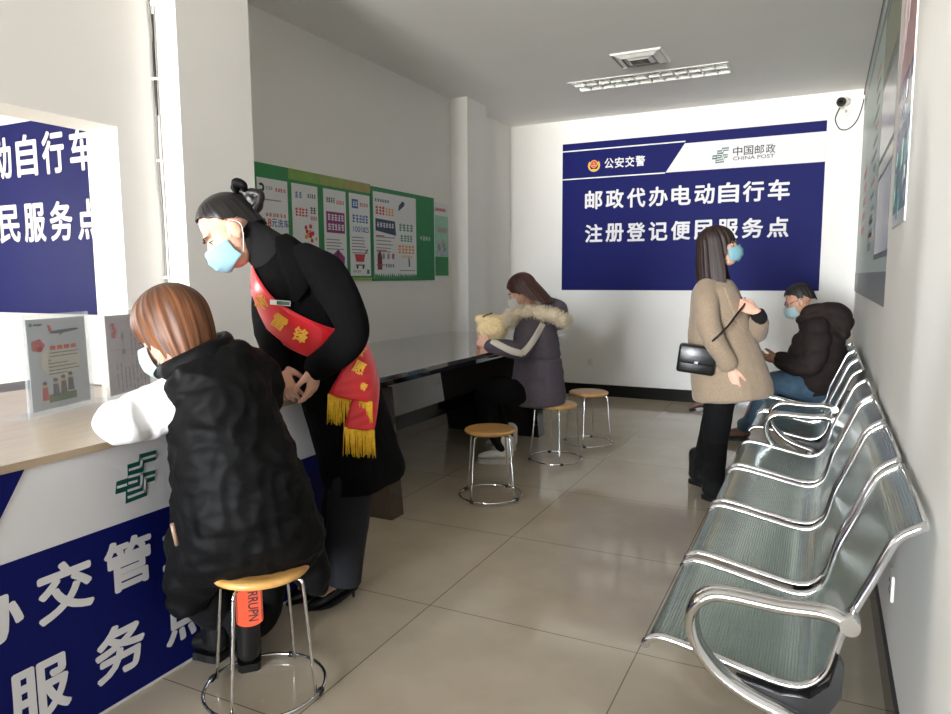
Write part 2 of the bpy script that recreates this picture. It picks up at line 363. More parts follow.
def police_emblem(frame, cx, cy, s, z, parent):
    bm = bmesh.new()
    arc = lambda r, a0, a1, n, ox=0, oy=0: [(cx+ox+r*math.cos(a0+(a1-a0)*k/n), cy+oy+r*math.sin(a0+(a1-a0)*k/n)) for k in range(n+1)]
    for sgn in (1, -1):                                   # wreath of wheat, one half each side
        pts = arc(s*0.5, -PI/2, PI*0.22, 12) + arc(s*0.36, PI*0.22, -PI/2, 12)
        if sgn < 0: pts = [(2*cx-x, y) for x, y in pts][::-1]
        plate(bm, frame, pts, z, z+0.003, 1)
    plate(bm, frame, [(cx-s*.30, cy+s*.25), (cx-s*.26, cy-s*.22), (cx, cy-s*.40), (cx+s*.26, cy-s*.22), (cx+s*.30, cy+s*.25), (cx, cy+s*.5)], z, z+0.0035, 2)
    plate(bm, frame, arc(s*0.31, 0, 2*PI, 24, 0, s*.12)[:-1], z+0.003, z+0.005, 1)
    plate(bm, frame, arc(s*0.25, 0, 2*PI, 24, 0, s*.12)[:-1], z+0.004, z+0.007, 0)
    plate(bm, frame, rect(cx-s*.15, cx+s*.15, cy-.02*s, cy+.04*s), z+.006, z+.009, 1)
    st = []
    for k in range(10):
        r = s*(.09 if k % 2 == 0 else .04); a = PI/2+k*PI/5; st.append((cx+r*math.cos(a), cy+s*.19+r*math.sin(a)))
    plate(bm, frame, st, z+.006, z+.009, 1)
    plate(bm, frame, [(cx-s*.22, cy-s*.3), (cx-s*.1, cy-s*.44), (cx+s*.1, cy-s*.44), (cx+s*.22, cy-s*.3), (cx, cy-s*.26)], z+.004, z+.006, 1)
    return obj('police_emblem', bm, [M_RED, M_GOLD, M_NAVY], parent)

# ------------------------------------------------------------------ big navy sign on the back wall
def main_sign():
    t = thing('wall_sign', 'large navy wall sign with white lettering and police and postal emblems on the back wall', 'sign', (-1.373, YB, 2.0))
    F = basis((0, 0, 0), (1, 0, 0), (0, 0, 1)); ox, oz = -1.373, 2.0
    L = lambda x, z: (x-ox, z-oz)
    bm = bmesh.new(); box(bm, -2.696-ox, -0.05-ox, -0.008, 0, 1.192-oz, 2.81-oz); obj('board', bm, M_NAVY, t)
    bm = bmesh.new(); q = lambda pts: [L(*p) for p in pts]
    plate(bm, F, q([(-1.555, 2.425), (-0.05, 2.425), (-0.05, 2.708), (-1.365, 2.708)]), 0.008, 0.010)
    plate(bm, F, q(rect(-2.696, -1.36, 2.722, 2.735)), 0.008, 0.010); plate(bm, F, q(rect(-2.696, -1.56, 2.417, 2.43)), 0.008, 0.010)
    obj('white_band', bm, M_PRINTWHITE, t)
    Ft = F @ Matrix.Translation((-ox, -oz, 0.0095))
    l1 = [(c, -2.33+0.2352*k, 2.183, 0.2, 0.205) for k, c in enumerate('邮政代办电动自行车')]
    l2 = [(c, -2.325+0.2352*k, 1.82, 0.2, 0.2) for k, c in enumerate('注册登记便民服务点')]
    letters('lettering', l1+l2, Ft, M_PRINTWHITE, t, 0.028)
    letters('traffic_police_lettering', [(c, -2.163+0.113*k, 2.567, 0.1, 0.11) for k, c in enumerate('公安交警')], Ft, M_PRINTWHITE, t, 0.022)
    letters('postal_lettering', [(c, -0.845+0.102*k, 2.588, 0.088, 0.09) for k, c in enumerate('中国邮政')] + [('CHINA POST', -0.695, 2.517, 0.385, 0.036)], Ft, M_INK, t, 0.012)
    police_emblem(F, -2.332-ox, 2.555-oz, 0.135, 0.0085, t)
    postal_emblem(F, -1.01-ox, 2.558-oz, 0.165, 0.15, 0.0095, t)
main_sign()
def staff_sign():
    Y = 3.6; x1 = -4.75; x0 = -8.0; z0, z1 = 1.07, 2.592
    t = thing('wall_sign', 'navy sign with two lines of white lettering seen through the counter opening', 'sign', (-6.4, Y, 1.8))
    bm = bmesh.new(); box(bm, x0+6.4, x1+6.4, -0.008, 0, z0-1.8, z1-1.8); obj('board', bm, M_NAVY, t)
    F = basis((6.4, -0.009, -1.8), (1, 0, 0), (0, 0, 1))
    p = 0.335; it = []
    for k, c in enumerate('电动自行车'): it.append((c, -5.10-p*(4-k), 2.33, 0.27, 0.33))
    for k, c in enumerate('便民服务点'): it.append((c, -5.06-p*(4-k), 1.80, 0.28, 0.31))
    letters('lettering', it, F, M_PRINTWHITE, t, 0.028)
staff_sign()

# ------------------------------------------------------------------ service counter
XC = -1.947
def counter():
    t = thing('service_counter', 'long service counter with pale laminate top and navy and white printed front', 'counter', (-2.3, 1.0, 0))
    T = lambda x, y: (x+2.3, y-1.0)
    bm = bmesh.new(); prism(bm, [T(XW1+0.005, -0.9), T(XC-0.004, -0.9), T(XC-0.004, 2.44), T(-2.615, 2.44), T(-2.615, 2.33), T(XW1+0.005, 2.33)], 'z', 0, 0.826); obj('body', bm, M_PRINTWHITE, t)
    bm = bmesh.new(); (a, b), (c, d) = T(XW0-0.25, -0.88), T(XC+0.008, 2.06); 
    (a2, b2), (c2, d2) = T(XW1, 2.06), T(XC+0.008, 2.48)
    prism(bm, [(a, b), (c, b), (c, d2), T(-2.615, 2.48), T(-2.615, 2.33), T(XW1+.005, 2.33), T(XW1+.005, 2.11), T(XW0-.25, 2.11)], 'z', 0.829, 0.852, 0)
    for f in bm.faces:
        if abs(f.normal.z) < 0.5: f.material_index = 1
    bm.normal_update()
    for f in bm.faces: f.material_index = 0 if abs(f.normal.z) > 0.5 else 1
    obj('worktop', bm, [M_TOPWOOD, M_EDGE], t)
    F = basis((XC-0.004+2.3, -1.0, 0), (0, 1, 0), (0, 0, 1))
    bm = bmesh.new()
    plate(bm, F, rect(-0.85, 2.43, 0.012, 0.582), 0.0, 0.0025)
    plate(bm, F, [(-0.85, 0.582), (0.99, 0.582), (1.142, 0.826), (-0.85, 0.826)], 0.0, 0.0025)
    bn = obj('front_banner', bm, M_NAVY2, t)
    it = []
    for k, c in enumerate('代办交管业务'): it.append((c, 1.023+0.209*(k-1), 0.447, 0.172, 0.168))
    for k, c in enumerate('便民服务点'): it.append((c, 1.393+0.256*(k-3), 0.180, 0.178, 0.172))
    letters('lettering', it, F @ Matrix.Translation((0, 0, 0.002)), M_PRINTWHITE, bn, 0.035, 0.0015)
    postal_emblem(F, 1.489, 0.711, 0.157, 0.146, 0.0002, t)
counter()
# acrylic notice stands
def notice(c, ang, w, h, label, kind):
    t = thing('notice_stand', label, 'notice stand', c, ang)
    tilt = math.radians(1); Fp = Matrix.Rotation(PI/2-tilt, 4, 'X') @ Matrix.Translation((0, h/2+0.004, 0))
    bm = bmesh.new(); bx = [(-w/2, -h/2), (w/2, -h/2), (w/2, h/2), (-w/2, h/2)]
    plate(bm, Fp, bx, 0.003, 0.005); plate(bm, Fp, bx, -0.005, -0.003)
    plate(bm, Fp, rect(-w/2, -w/2+0.003, -h/2, h/2), -0.003, 0.003); plate(bm, Fp, rect(w/2-0.003, w/2, -h/2, h/2), -0.003, 0.003)
    box(bm, -w/2, w/2, -0.004, 0.10, 0.0005, 0.0035)
    obj('acrylic_frame', bm, M_GLASS, t)
    W2, H2 = w/2-0.018, h/2-0.018
    m = mat('notice_sky_paper' if kind == 0 else 'notice_lilac_paper', (190, 200, 212) if kind == 0 else (204, 200, 212), 0.5, var=0.06, vscale=8)
    bm = bmesh.new(); plate(bm, Fp, rect(-W2, W2, -H2, H2), -0.001, 0.001); sh = obj('paper_sheet', bm, m, t)
    R = random.Random(3+kind); bm = bmesh.new(); mi_paper, z0, z1 = 0, 0.0008, 0.0018
    if kind == 0:
        el = lambda cx, cy, rx, ry, n=18: [(cx+rx*math.cos(2*PI*k/n), cy+ry*math.sin(2*PI*k/n)) for k in range(n)]
        plate(bm, Fp, el(0.02*w, 0.02*h, 0.30*w, 0.17*h, 24), z0, z1, 3)
        # small airliner
        plate(bm, Fp, [(-.12*w, .30*h), (.05*w, .293*h), (.30*w, .315*h), (.34*w, .325*h), (.28*w, .338*h), (-.08*w, .325*h)], z0, z1, 0)
        plate(bm, Fp, [(-.12*w, .315*h), (-.07*w, .32*h), (-.11*w, .385*h), (-.145*w, .385*h)], z0, z1+.0003, 1)
        plate(bm, Fp, [(.06*w, .31*h), (.12*w, .31*h), (.02*w, .27*h)], z0, z1+.0003, 0)
        for a in range(5):                              # red cloud flower
            plate(bm, Fp, el(-.30*w+.055*w*math.cos(a*1.257), .19*h+.035*h*math.sin(a*1.257), .045*w, .03*h), z0, z1+.0003*a, 1)
        for k in range(4): plate(bm, Fp, rect(-.13*w+.105*w*k, -.05*w+.105*w*k, .135*h, .175*h), z0+.001, z1+.001, 1)
        for k, (a, b) in enumerate(((-.14, .3), (-.14, .28), (-.17, -.13), (-.17, .12), (-.17, .25), (-.17, .3), (-.17, .1))):
            plate(bm, Fp, rect(a*w, b*w, (.10-.035*k)*h, (.108-.035*k)*h), z0+.001, z1+.001, 0)
        plate(bm, Fp, rect(-.20*w, .22*w, -.39*h, -.31*h), z0, z1, 2)
        for k, (px, c_) in enumerate(((-.25, 1), (-.09, 0), (.03, 4), (.14, 0))):     # four small figures reading
            y0 = -.36*h+.02*h*k; plate(bm, Fp, [(px*w-.05*w, y0), (px*w+.05*w, y0), (px*w+.035*w, y0+.13*h), (px*w-.035*w, y0+.13*h)], z1, z1+.0006, c_)
            plate(bm, Fp, el(px*w, y0+.155*h, .032*w, .028*h, 12), z1, z1+.0008, 5); plate(bm, Fp, el(px*w, y0+.172*h, .034*w, .018*h, 12), z1, z1+.001, 0)
        plate(bm, Fp, rect(-.40*w, -.36*w, .38*h, .41*h), z0, z1, 2); plate(bm, Fp, rect(-.34*w, -.22*w, .385*h, .403*h), z0, z1, 0)
    else:
        for (x, y, s) in ((-.30, .33, .06), (-.27, .27, .07), (-.29, .22, .06)):
            for j in range(3): plate(bm, Fp, rect((x-s)*w, (x+s)*w, (y-.02+.02*j)*h, (y-.012+.02*j)*h), z0, z1, 1)
            plate(bm, Fp, rect((x-.01)*w, (x+.012)*w, (y-.03)*h, (y+.035)*h), z0, z1+.0003, 1)
        for k in range(4): plate(bm, Fp, rect((-.14+.015*k)*w, (-.132+.015*k)*w, .17*h, (.24+.02*(k % 2))*h), z0, z1, 6)
        plate(bm, Fp, rect(-.11*w, -.10*w, .02*h, .2*h), z0, z1, 6); plate(bm, Fp, [(-.14*w, .0), (-.06*w, .0), (-.05*w, .05*h), (-.13*w, .06*h)], z0, z1, 6)
        plate(bm, Fp, rect(-.30*w, -.14*w, .055*h, .062*h), z0, z1, 6)
        for c_ in range(9):
            x = (.42-.085*c_)*w; top = .30*h if c_ < 5 else -.1*h
            y = top
            while y > -.40*h:
                L_ = R.uniform(.015, .05)*h
                if R.random() < .8: plate(bm, Fp, rect(x-.012*w, x+.012*w, y-L_, y), z0, z1, 6)
                y -= L_+.012*h
    obj('print', bm, [M_INK, M_RED, mat('print_green', (70, 96, 62), .5), mat('print_cream', (206, 204, 190), .5), mat('print_brown', (92, 78, 54), .5), mat('print_skin', (206, 160, 130), .5), mat('print_pale_grey', (160, 156, 170), .5)], sh)
notice((-2.535, 1.645, 0.852), math.atan2(0.305, -0.082), 0.316, 0.365, 'clear acrylic notice stand holding a pale blue sheet with a small aeroplane', 0)
notice((-2.60, 1.985, 0.852), math.atan2(0.282, -0.09), 0.30, 0.36, 'clear acrylic notice stand holding a lilac sheet of faint handwriting beside seated customer', 1)
# staff-side desk behind the opening
def desk():
    t = thing('staff_desk', 'white desk with a black top edge in the staff room behind the counter', 'desk', (-4.1, 2.6, 0))
    bm = bmesh.new(); box(bm, -0.7, 0.55, -0.35, 0.35, 0, 0.635); obj('body', bm, M_PRINTWHITE, t)
    bm = bmesh.new(); box(bm, -0.72, 0.57, -0.37, 0.37, 0.636, 0.665); obj('desktop', bm, M_BLKPLASTIC, t)
    bm = bmesh.new(); box(bm, -0.6, 0.4, -0.354, -0.3505, 0.5, 0.512); obj('drawer_gap', bm, M_BLKPLASTIC, t)
desk()

# ------------------------------------------------------------------ long table against the left wall
def table():
    t = thing('writing_table', 'long black glossy writing table against the left wall on tapered slab legs', 'table', (-2.72, 4.6, 0))
    bm = bmesh.new(); box(bm, XL+0.002+2.72, -2.11+2.72, 3.10-4.6, 6.16-4.6, 0.783, 0.812, bevel=0.004); obj('tabletop', bm, M_BLKTOP, t)
    bm = bmesh.new(); box(bm, -3.25+2.72, -2.19+2.72, 3.2-4.6, 6.05-4.6, 0.735, 0.7825); obj('apron', bm, M_BLKGLOSS, t)
    for y0, y1, m in ((3.19, 3.31, mat('smoked_mirror', (104, 96, 88), .1, .7, var=.05, vscale=3)), (5.44, 5.58, M_BLKGLOSS)):
        bm = bmesh.new(); prism(bm, [(-2.96+2.72, 0.0), (-2.10+2.72, 0.0), (-2.0+2.72-.16, 0.7345), (-3.08+2.72, 0.7345)], 'y', y0-4.6, y1-4.6)
        obj('slab_leg', bm, m, t)
table()

# ------------------------------------------------------------------ round stools
def make_stool():
    t = thing('round_stool', '', 'stool')
    bm = bmesh.new(); lathe(bm, [(0.001, 0.405), (0.135, 0.405), (0.150, 0.410), (0.156, 0.418), (0.154, 0.427), (0.146, 0.432), (0.12, 0.4335), (0.001, 0.434)], 40)
    obj('seat', bm, M_SEATWOOD, t)
    ring = [(0.192*math.cos(a*2*PI/48), 0.192*math.sin(a*2*PI/48), 0.020) for a in range(48)]
    bm = bmesh.new(); tube(bm, ring, 0.0062, 8, closed=True); obj('foot_ring', bm, M_CHROME, t)
    for k in range(4):
        a = PI/4+k*PI/2+0.25; ca, sa = math.cos(a), math.sin(a)
        bm = bmesh.new(); pr = [(0.06, .399), (0.125, .398), (0.143, .394), (0.150, .380), (0.155, .33), (0.184, .012)]
        tube(bm, [(r*ca, r*sa, z) for r, z in smoothpath(pr, 5)], 0.0056, 8); obj('leg', bm, M_CHROME, t)
        bm = bmesh.new(); b0 = a+0.07
        tube(bm, [(0.192*math.cos(b0+d), 0.192*math.sin(b0+d), 0.020) for d in (-.06, 0, .06)], 0.0105, 8); obj('rubber_foot', bm, M_BLKPLASTIC, t)
    return t
def dup(root, loc, rotz, label):
    r = root.copy(); COL.objects.link(r); r.location = loc; r.rotation_euler = (0, 0, rotz); r['label'] = label
    for ch in list(root.children):
        c = ch.copy(); COL.objects.link(c); c.parent = r
        for g in ch.children:
            d = g.copy(); COL.objects.link(d); d.parent = c
    return r
st = make_stool(); st['group'] = 'round stools'
st.location = (-1.586, 1.64, 0); st.rotation_euler = (0, 0, 0.72); st['label'] = 'round wooden stool under the customer in the black padded vest'
dup(st, (-1.785, 3.806, 0), 0.3, 'empty round wooden stool beside the middle of the black table')
dup(st, (-1.72, 4.79, 0), 1.05, 'round wooden stool under the person in the fur-hooded parka')
dup(st, (-1.656, 5.39, 0), 0.62, 'empty round wooden stool behind the parka wearer, close to the back wall')

# ------------------------------------------------------------------ perforated steel benches
PROF = [(-0.372, 0.405), (-0.368, 0.419), (-0.350, 0.431), (-0.321, 0.437), (-0.241, 0.424), (-0.144, 0.404), (-0.048, 0.387), (0.004, 0.397), (0.042, 0.439), (0.061, 0.508), (0.072, 0.552), (0.094, 0.606), (0.122, 0.672), (0.144, 0.728), (0.168, 0.778), (0.218, 0.814)]
ARM = [(0.083, 0.582), (0.03, 0.596), (-0.059, 0.592), (-0.168, 0.597), (-0.213, 0.590), (-0.245, 0.560), (-0.253, 0.513), (-0.235, 0.454), (-0.184, 0.397), (-0.115, 0.360), (-0.05, 0.340), (-0.01, 0.325)]
def arm(t, y):
    bm = bmesh.new(); P = smoothpath(ARM, 5); n = len(P)
    for s in (-1, 1):
        pts = []; ra = []
        for i, (x, z) in enumerate(P):
            f = i/(n-1); w = 0.009+0.008*math.exp(-((f-.42)/.16)**2); pts.append((x, y+s*w, z)); ra.append(0.0150+0.004*max(0, f-.7)/.3)
        tube(bm, pts, ra, 10, r2=[r*1.15 for r in ra])
    tube(bm, [(0.083, y-0.028, 0.582), (0.083, y+0.028, 0.582)], 0.021, 12)
    obj('armrest', bm, M_ALU, t)
def bench(y0, n, label, pitch=0.605, w=0.535):
    yc = y0+(n*pitch)/2
    t = thing('waiting_bench', label, 'bench', (0, yc, 0), 0, 'steel waiting benches')
    P = smoothpath(PROF, 4)
    nn = len(P); d = [0]
    for a, b in zip(P, P[1:]): d.append(d[-1]+math.hypot(b[0]-a[0], b[1]-a[1]))
    off = []
    for i in range(nn):
        a, b = P[max(0, i-1)], P[min(nn-1, i+1)]; l = math.hypot(b[0]-a[0], b[1]-a[1]); off.append((-(b[1]-a[1])/l, (b[0]-a[0])/l))
    for k in range(n):
        ya = y0+k*pitch-yc; yb_ = ya+w
        bm = bmesh.new(); uvl = bm.loops.layers.uv.new('UVMap'); rows = []
        for i, (x, z) in enumerate(P):
            nx, nz = off[i]; rows.append([bm.verts.new((x, ya, z)), bm.verts.new((x, yb_, z)), bm.verts.new((x-nx*.004, yb_, z-nz*.004)), bm.verts.new((x-nx*.004, ya, z-nz*.004))])
        for i in range(nn-1):
            A, B = rows[i], rows[i+1]
            for j in range(4):
                f = bm.faces.new((A[j], A[(j+1) % 4], B[(j+1) % 4], B[j])); f.smooth = True
                for lp in f.loops:
                    ii = i if lp.vert in A else i+1; lp[uvl].uv = (lp.vert.co.y, d[ii])
        bm.faces.new(rows[0][::-1]); bm.faces.new(rows[-1])
        s = obj('seat_shell', bm, M_PERF, t, angle=0.6)
        for y in (ya, yb_):
            bm = bmesh.new(); tube(bm, [(x, y, z) for x, z in P], 0.0105, 10); obj('edge_rail', bm, M_CHROME, s)
        bm = bmesh.new(); x, z = P[-1]; tube(bm, [(x, ya, z), (x, yb_, z)], 0.006, 8); x, z = P[0]; obj('top_rail', bm, M_CHROME, s)
    L0, L1 = y0-yc, y0+n*pitch-yc-(pitch-w)
    bm = bmesh.new(); box(bm, -0.05, 0.03, L0-0.03, L1+0.03, 0.285, 0.335, bevel=0.004); obj('beam', bm, M_BLKPLASTIC, t)
    ends = (L0-0.032, L1+0.032)
    for k in range(n+1):
        y = (L0-0.012) if k == 0 else ((L1+0.012) if k == n else L0+k*pitch-(pitch-w)/2)
        bm = bmesh.new(); prism(bm, [(-0.15, 0.388), (-0.048, 0.373), (0.012, 0.380), (0.05, 0.42), (0.066, 0.49), (0.078, 0.47), (0.075, 0.40), (0.05, 0.35), (0.0, 0.334), (-0.08, 0.34)], 'y', y-0.016, y+0.016)
        obj('seat_bracket', bm, M_BLKPLASTIC, t)
    for y in ends: arm(t, y)
    for y in (L0-0.032, L1+0.032):
        for sx, xe in ((-1, -0.26), (1, 0.17)):
            bm = bmesh.new(); pts = smoothpath([(-0.02+sx*.01, y, .32), (-0.02+sx*0.03, y, 0.22), ((xe-.02)*.55, y, 0.09), (xe, y, 0.022)], 6)
            tube(bm, pts, [0.028-0.013*i/(len(pts)-1) for i in range(len(pts))], 10, r2=[.02]*len(pts)); lg = obj('leg', bm, M_ALU, t)
            bm = bmesh.new(); lathe(bm, [(0.02, 0), (0.024, 0.004), (0.024, 0.014), (0.01, 0.02)], 14, (xe, y, 0)); obj('foot', bm, M_BLKPLASTIC, lg)
    return t
b1 = bench(1.72, 4, 'four-seat perforated steel bench with no one on it, along the right wall')
b2 = bench(4.50, 3, 'perforated steel bench holding the man in the dark hooded jacket')
bm = bmesh.new(); box(bm, 0.085, 0.2, 0.16, 0.2, 0.44, 0.53, bevel=.004); obj('back_bracket', bm, M_BLKPLASTIC, b2)

# ------------------------------------------------------------------ posters on the left wall
def posters():
    FL = lambda y, z: basis((0, y, z), (0, 1, 0), (0, 0, 1))
    t = thing('poster_board', 'green notice board with four tall white posters behind the woman in the sash', 'notice board', (XL+.001, 4.1, 1.7))
    F = basis((0, -4.1, -1.7), (0, 1, 0), (0, 0, 1))
    bm = bmesh.new(); plate(bm, F, rect(3.32, 4.826, 1.325, 2.093), 0.0, 0.010); obj('backing', bm, M_GREEN, t)
    bm = bmesh.new(); 
    plate(bm, F, rect(3.85, 4.19, 2.02, 2.091), 0.010, 0.0115, 0); plate(bm, F, rect(4.19, 4.50, 2.02, 2.091), 0.010, 0.0115, 1); plate(bm, F, rect(4.50, 4.826, 2.02, 2.091), 0.010, 0.0115, 2)
    plate(bm, F, rect(3.32, 4.826, 1.325, 1.345), 0.010, 0.0112, 1)
    obj('coloured_strip', bm, [M_LIME, mat('poster_mid', (140, 156, 70), .4, var=.1), M_GOLDGREEN], t)
    R = random.Random(5)
    def lines(bm, F, x0, x1, za, zb, n, mi, jit=.3):
        for k in range(n):
            z = za-(za-zb)*k/max(1, n-1); e = x1-(x1-x0)*jit*R.random()
            plate(bm, F, rect(x0, e, z-.004, z+.004), .0118, .0128, mi)
    def glyphs(bm, F, x0, x1, z0, z1, n, mi):
        """a row of illegible square characters"""
        p = (x1-x0)/n
        for k in range(n):
            a = x0+p*k+p*.08; b = a+p*.84; h = z1-z0
            for j in range(3):
                zz = z0+h*(j+.1)/3+R.random()*h*.05; plate(bm, F, rect(a+R.random()*p*.2, b-R.random()*p*.15, zz, zz+h*.17), .0118, .0128, mi)
            xx = a+p*(.2+.4*R.random()); plate(bm, F, rect(xx, xx+p*.16, z0, z1), .0118, .0130, mi)
    mats = [M_INK, M_RED, M_BLUE, M_MAGENTA, M_ORANGE, M_GREY, M_GREEN, M_PAPER]
    for k, (a, b) in enumerate(((3.545, 3.835), (3.878, 4.155), (4.222, 4.49), (4.535, 4.808))):
        bm = bmesh.new(); plate(bm, F, rect(a, b, 1.36, 1.998), 0.010, 0.012); p = obj('poster_sheet', bm, M_PAPER, t)
        w = b-a; X = lambda f: a+w*f
        bm = bmesh.new()
        if k == 0:
            el = [(X(.13)+.03*math.cos(q), 1.935+.03*math.sin(q)) for q in [i*PI/8-PI*.75 for i in range(13)]]
            plate(bm, F, el+[(X(.13)+.012*math.cos(q), 1.935+.012*math.sin(q)) for q in [i*PI/8-PI*.75 for i in range(12, -1, -1)]], .0118, .0128, 0)
            glyphs(bm, F, X(.26), X(.5), 1.925, 1.95, 3, 5); glyphs(bm, F, X(.56), X(.94), 1.92, 1.945, 4, 1)
            lines(bm, F, X(.2), X(.8), 1.86, 1.86, 1, 5); glyphs(bm, F, X(.22), X(.94), 1.752, 1.775, 6, 1)
            lines(bm, F, X(.1), X(.9), 1.58, 1.42, 7, 5)
        elif k == 1:
            glyphs(bm, F, X(.1), X(.38), 1.90, 1.945, 2, 2); glyphs(bm, F, X(.58), X(.93), 1.91, 1.94, 4, 0)
            glyphs(bm, F, X(.10), X(.60), 1.775, 1.835, 4, 1); glyphs(bm, F, X(.68), X(.92), 1.80, 1.85, 2, 0); glyphs(bm, F, X(.68), X(.95), 1.755, 1.785, 4, 1)
            for q in range(14):
                cx, cz = X(.72)+R.uniform(-.07, .06), 1.66+R.uniform(-.05, .06); s = R.uniform(.008, .02)
                plate(bm, F, [(cx+s*math.cos(i), cz+s*math.sin(i)) for i in (0, 1.2, 2.5, 3.8, 5)], .0118, .0128+q*.0001, [1, 4, 1][q % 3])
            lines(bm, F, X(.08), X(.92), 1.57, 1.42, 8, 5)
        elif k == 2:
            glyphs(bm, F, X(.1), X(.5), 1.90, 1.94, 4, 0); glyphs(bm, F, X(.55), X(.92), 1.895, 1.925, 4, 1)
            plate(bm, F, rect(X(.1), X(.93), 1.68, 1.835), .0118, .0125, 3); glyphs(bm, F, X(.15), X(.9), 1.77, 1.82, 5, 7); glyphs(bm, F, X(.15), X(.9), 1.70, 1.75, 5, 7)
            lines(bm, F, X(.08), X(.92), 1.63, 1.56, 4, 5)
            plate(bm, F, [(X(.25), 1.40), (X(.85), 1.40), (X(.9), 1.50), (X(.6), 1.56), (X(.2), 1.49)], .0118, .0126, 3); plate(bm, F, [(X(.5), 1.40), (X(.56), 1.40), (X(.62), 1.54), (X(.55), 1.55)], .0118, .0132, 0)
        else:
            plate(bm, F, rect(X(.12), X(.42), 1.885, 1.955), .0118, .0125, 2); glyphs(bm, F, X(.15), X(.4), 1.90, 1.94, 2, 7); glyphs(bm, F, X(.5), X(.92), 1.905, 1.935, 4, 1)
            glyphs(bm, F, X(.12), X(.92), 1.775, 1.84, 5, 2); lines(bm, F, X(.08), X(.92), 1.66, 1.54, 6, 5)
            plate(bm, F, [(X(.2), 1.53), (X(.72), 1.53), (X(.66), 1.47), (X(.28), 1.47)], .0118, .0126, 1); plate(bm, F, rect(X(.25), X(.7), 1.44, 1.449), .0118, .0126, 0)
            plate(bm, F, [(X(.72), 1.53), (X(.88), 1.565), (X(.86), 1.575), (X(.7), 1.54)], .0118, .0126, 0)
            for q in (.33, .62):
                plate(bm, F, [(X(q)+.014*math.cos(i*PI/5), 1.428+.014*math.sin(i*PI/5)) for i in range(10)], .0118, .0126, 0)
            glyphs(bm, F, X(.1), X(.5), 1.385, 1.405, 4, 5); plate(bm, F, rect(X(.8), X(.92), 1.375, 1.41), .0118, .0126, 2)
        pr = obj('print', bm, mats, p)
        if k == 0:
            Ft = F @ Matrix.Translation((0, 0, .0118))
            letters('red_lettering', [('8.8', X(.27), 1.71, .085, .055)], Ft, M_RED, p, .02, .001); letters('blue_lettering', [(c, X(.52)+.058*q, 1.712, .052, .055) for q, c in enumerate('元洗车')], Ft, M_BLUE, p, .02, .001)
        if k == 3:
            letters('lettering', [('100', X(.33), 1.725, .09, .045), ('元', X(.57), 1.725, .035, .045), ('减', X(.69), 1.725, .035, .045), ('25', X(.84), 1.725, .05, .045)], F @ Matrix.Translation((0, 0, .0118)), M_BLUE, p, .012, .001)
    # second board
    t = thing('poster_board', 'white and green double poster with grassy foot, next to the row of tall posters', 'notice board', (XL+.001, 5.34, 1.7))
    F = basis((0, -5.34, -1.7), (0, 1, 0), (0, 0, 1))
    bm = bmesh.new(); plate(bm, F, rect(4.834, 5.862, 1.318, 2.082), 0, .010); obj('backing', bm, M_GREEN, t)
    bm = bmesh.new(); plate(bm, F, rect(4.86, 5.53, 1.33, 2.045), .010, .012); p = obj('poster_sheet', bm, M_PAPER, t)
    bm = bmesh.new(); X = lambda f: 4.86+.67*f
    plate(bm, F, rect(4.834, 5.53, 2.052, 2.08), .010, .0115, 6)
    glyphs(bm, F, X(.03), X(.35), 1.965, 1.99, 6, 0); glyphs(bm, F, X(.04), X(.25), 1.86, 1.935, 3, 1); glyphs(bm, F, X(.25), X(.46), 1.86, 1.925, 3, 4)
    plate(bm, F, [(X(.04), 1.73), (X(.5), 1.70), (X(.48), 1.82), (X(.04), 1.83)], .0118, .0125, 8); glyphs(bm, F, X(.06), X(.46), 1.76, 1.80, 6, 7)
    lines(bm, F, X(.05), X(.48), 1.68, 1.56, 5, 5); lines(bm, F, X(.05), X(.3), 1.69, 1.45, 3, 1)
    for r in range(4): plate(bm, F, rect(X(.07+.11*r), X(.12+.11*r), 1.50, 1.545), .0118, .0125, 5)
    plate(bm, F, [(X(.07), 1.41), (X(.17), 1.41), (X(.17), 1.52), (X(.13), 1.57), (X(.11), 1.57), (X(.07), 1.52)], .0118, .0126, 9); glyphs(bm, F, X(.24), X(.45), 1.43, 1.46, 4, 0); glyphs(bm, F, X(.38), X(.46), 1.51, 1.55, 1, 1)
    plate(bm, F, [(X(.56), 1.91), (X(.70), 1.96), (X(.72), 1.99), (X(.66), 2.0), (X(.58), 1.96)], .0118, .0126, 8)
    glyphs(bm, F, X(.56), X(.92), 1.745, 1.81, 4, 10); glyphs(bm, F, X(.60), X(.9), 1.655, 1.715, 4, 10); glyphs(bm, F, X(.54), X(.95), 1.55, 1.63, 5, 4); glyphs(bm, F, X(.62), X(.88), 1.515, 1.535, 7, 4)
    plate(bm, F, [(X(.80), 1.44), (X(.83), 1.44), (X(.82), 1.51), (X(.79), 1.52)], .0118, .0126, 8); lines(bm, F, X(.58), X(.95), 1.405, 1.405, 1, 5, 0)
    pts = [(4.86, 1.33), (5.53, 1.33)]
    for k in range(40, -1, -1): pts.append((4.86+.67*k/40, 1.335+(.012 if k % 2 else .035)+.018*R.random()))
    plate(bm, F, pts, .0118, .0124, 10)
    obj('print', bm, mats+[mat('print_navy', (42, 62, 92), .5), mat('print_maroon', (104, 28, 40), .5), mat('print_leaf', (58, 132, 84), .5, var=.2)], p)
    letters('side_lettering', [(c, 5.62+.05*q, 1.70, .035, .04) for q, c in enumerate('中国邮政')], F @ Matrix.Translation((0, 0, .0095)), M_PAPER, t, .01, .001)
    t = thing('poster', 'narrow pale green poster beside the pier on the left wall', 'poster', (XL, 6.016, 1.7))
    F = basis((0, -6.016, -1.7), (0, 1, 0), (0, 0, 1))
    bm = bmesh.new(); plate(bm, F, rect(5.874, 6.16, 1.337, 2.05), 0, .006); obj('sheet', bm, M_PAPER, t)
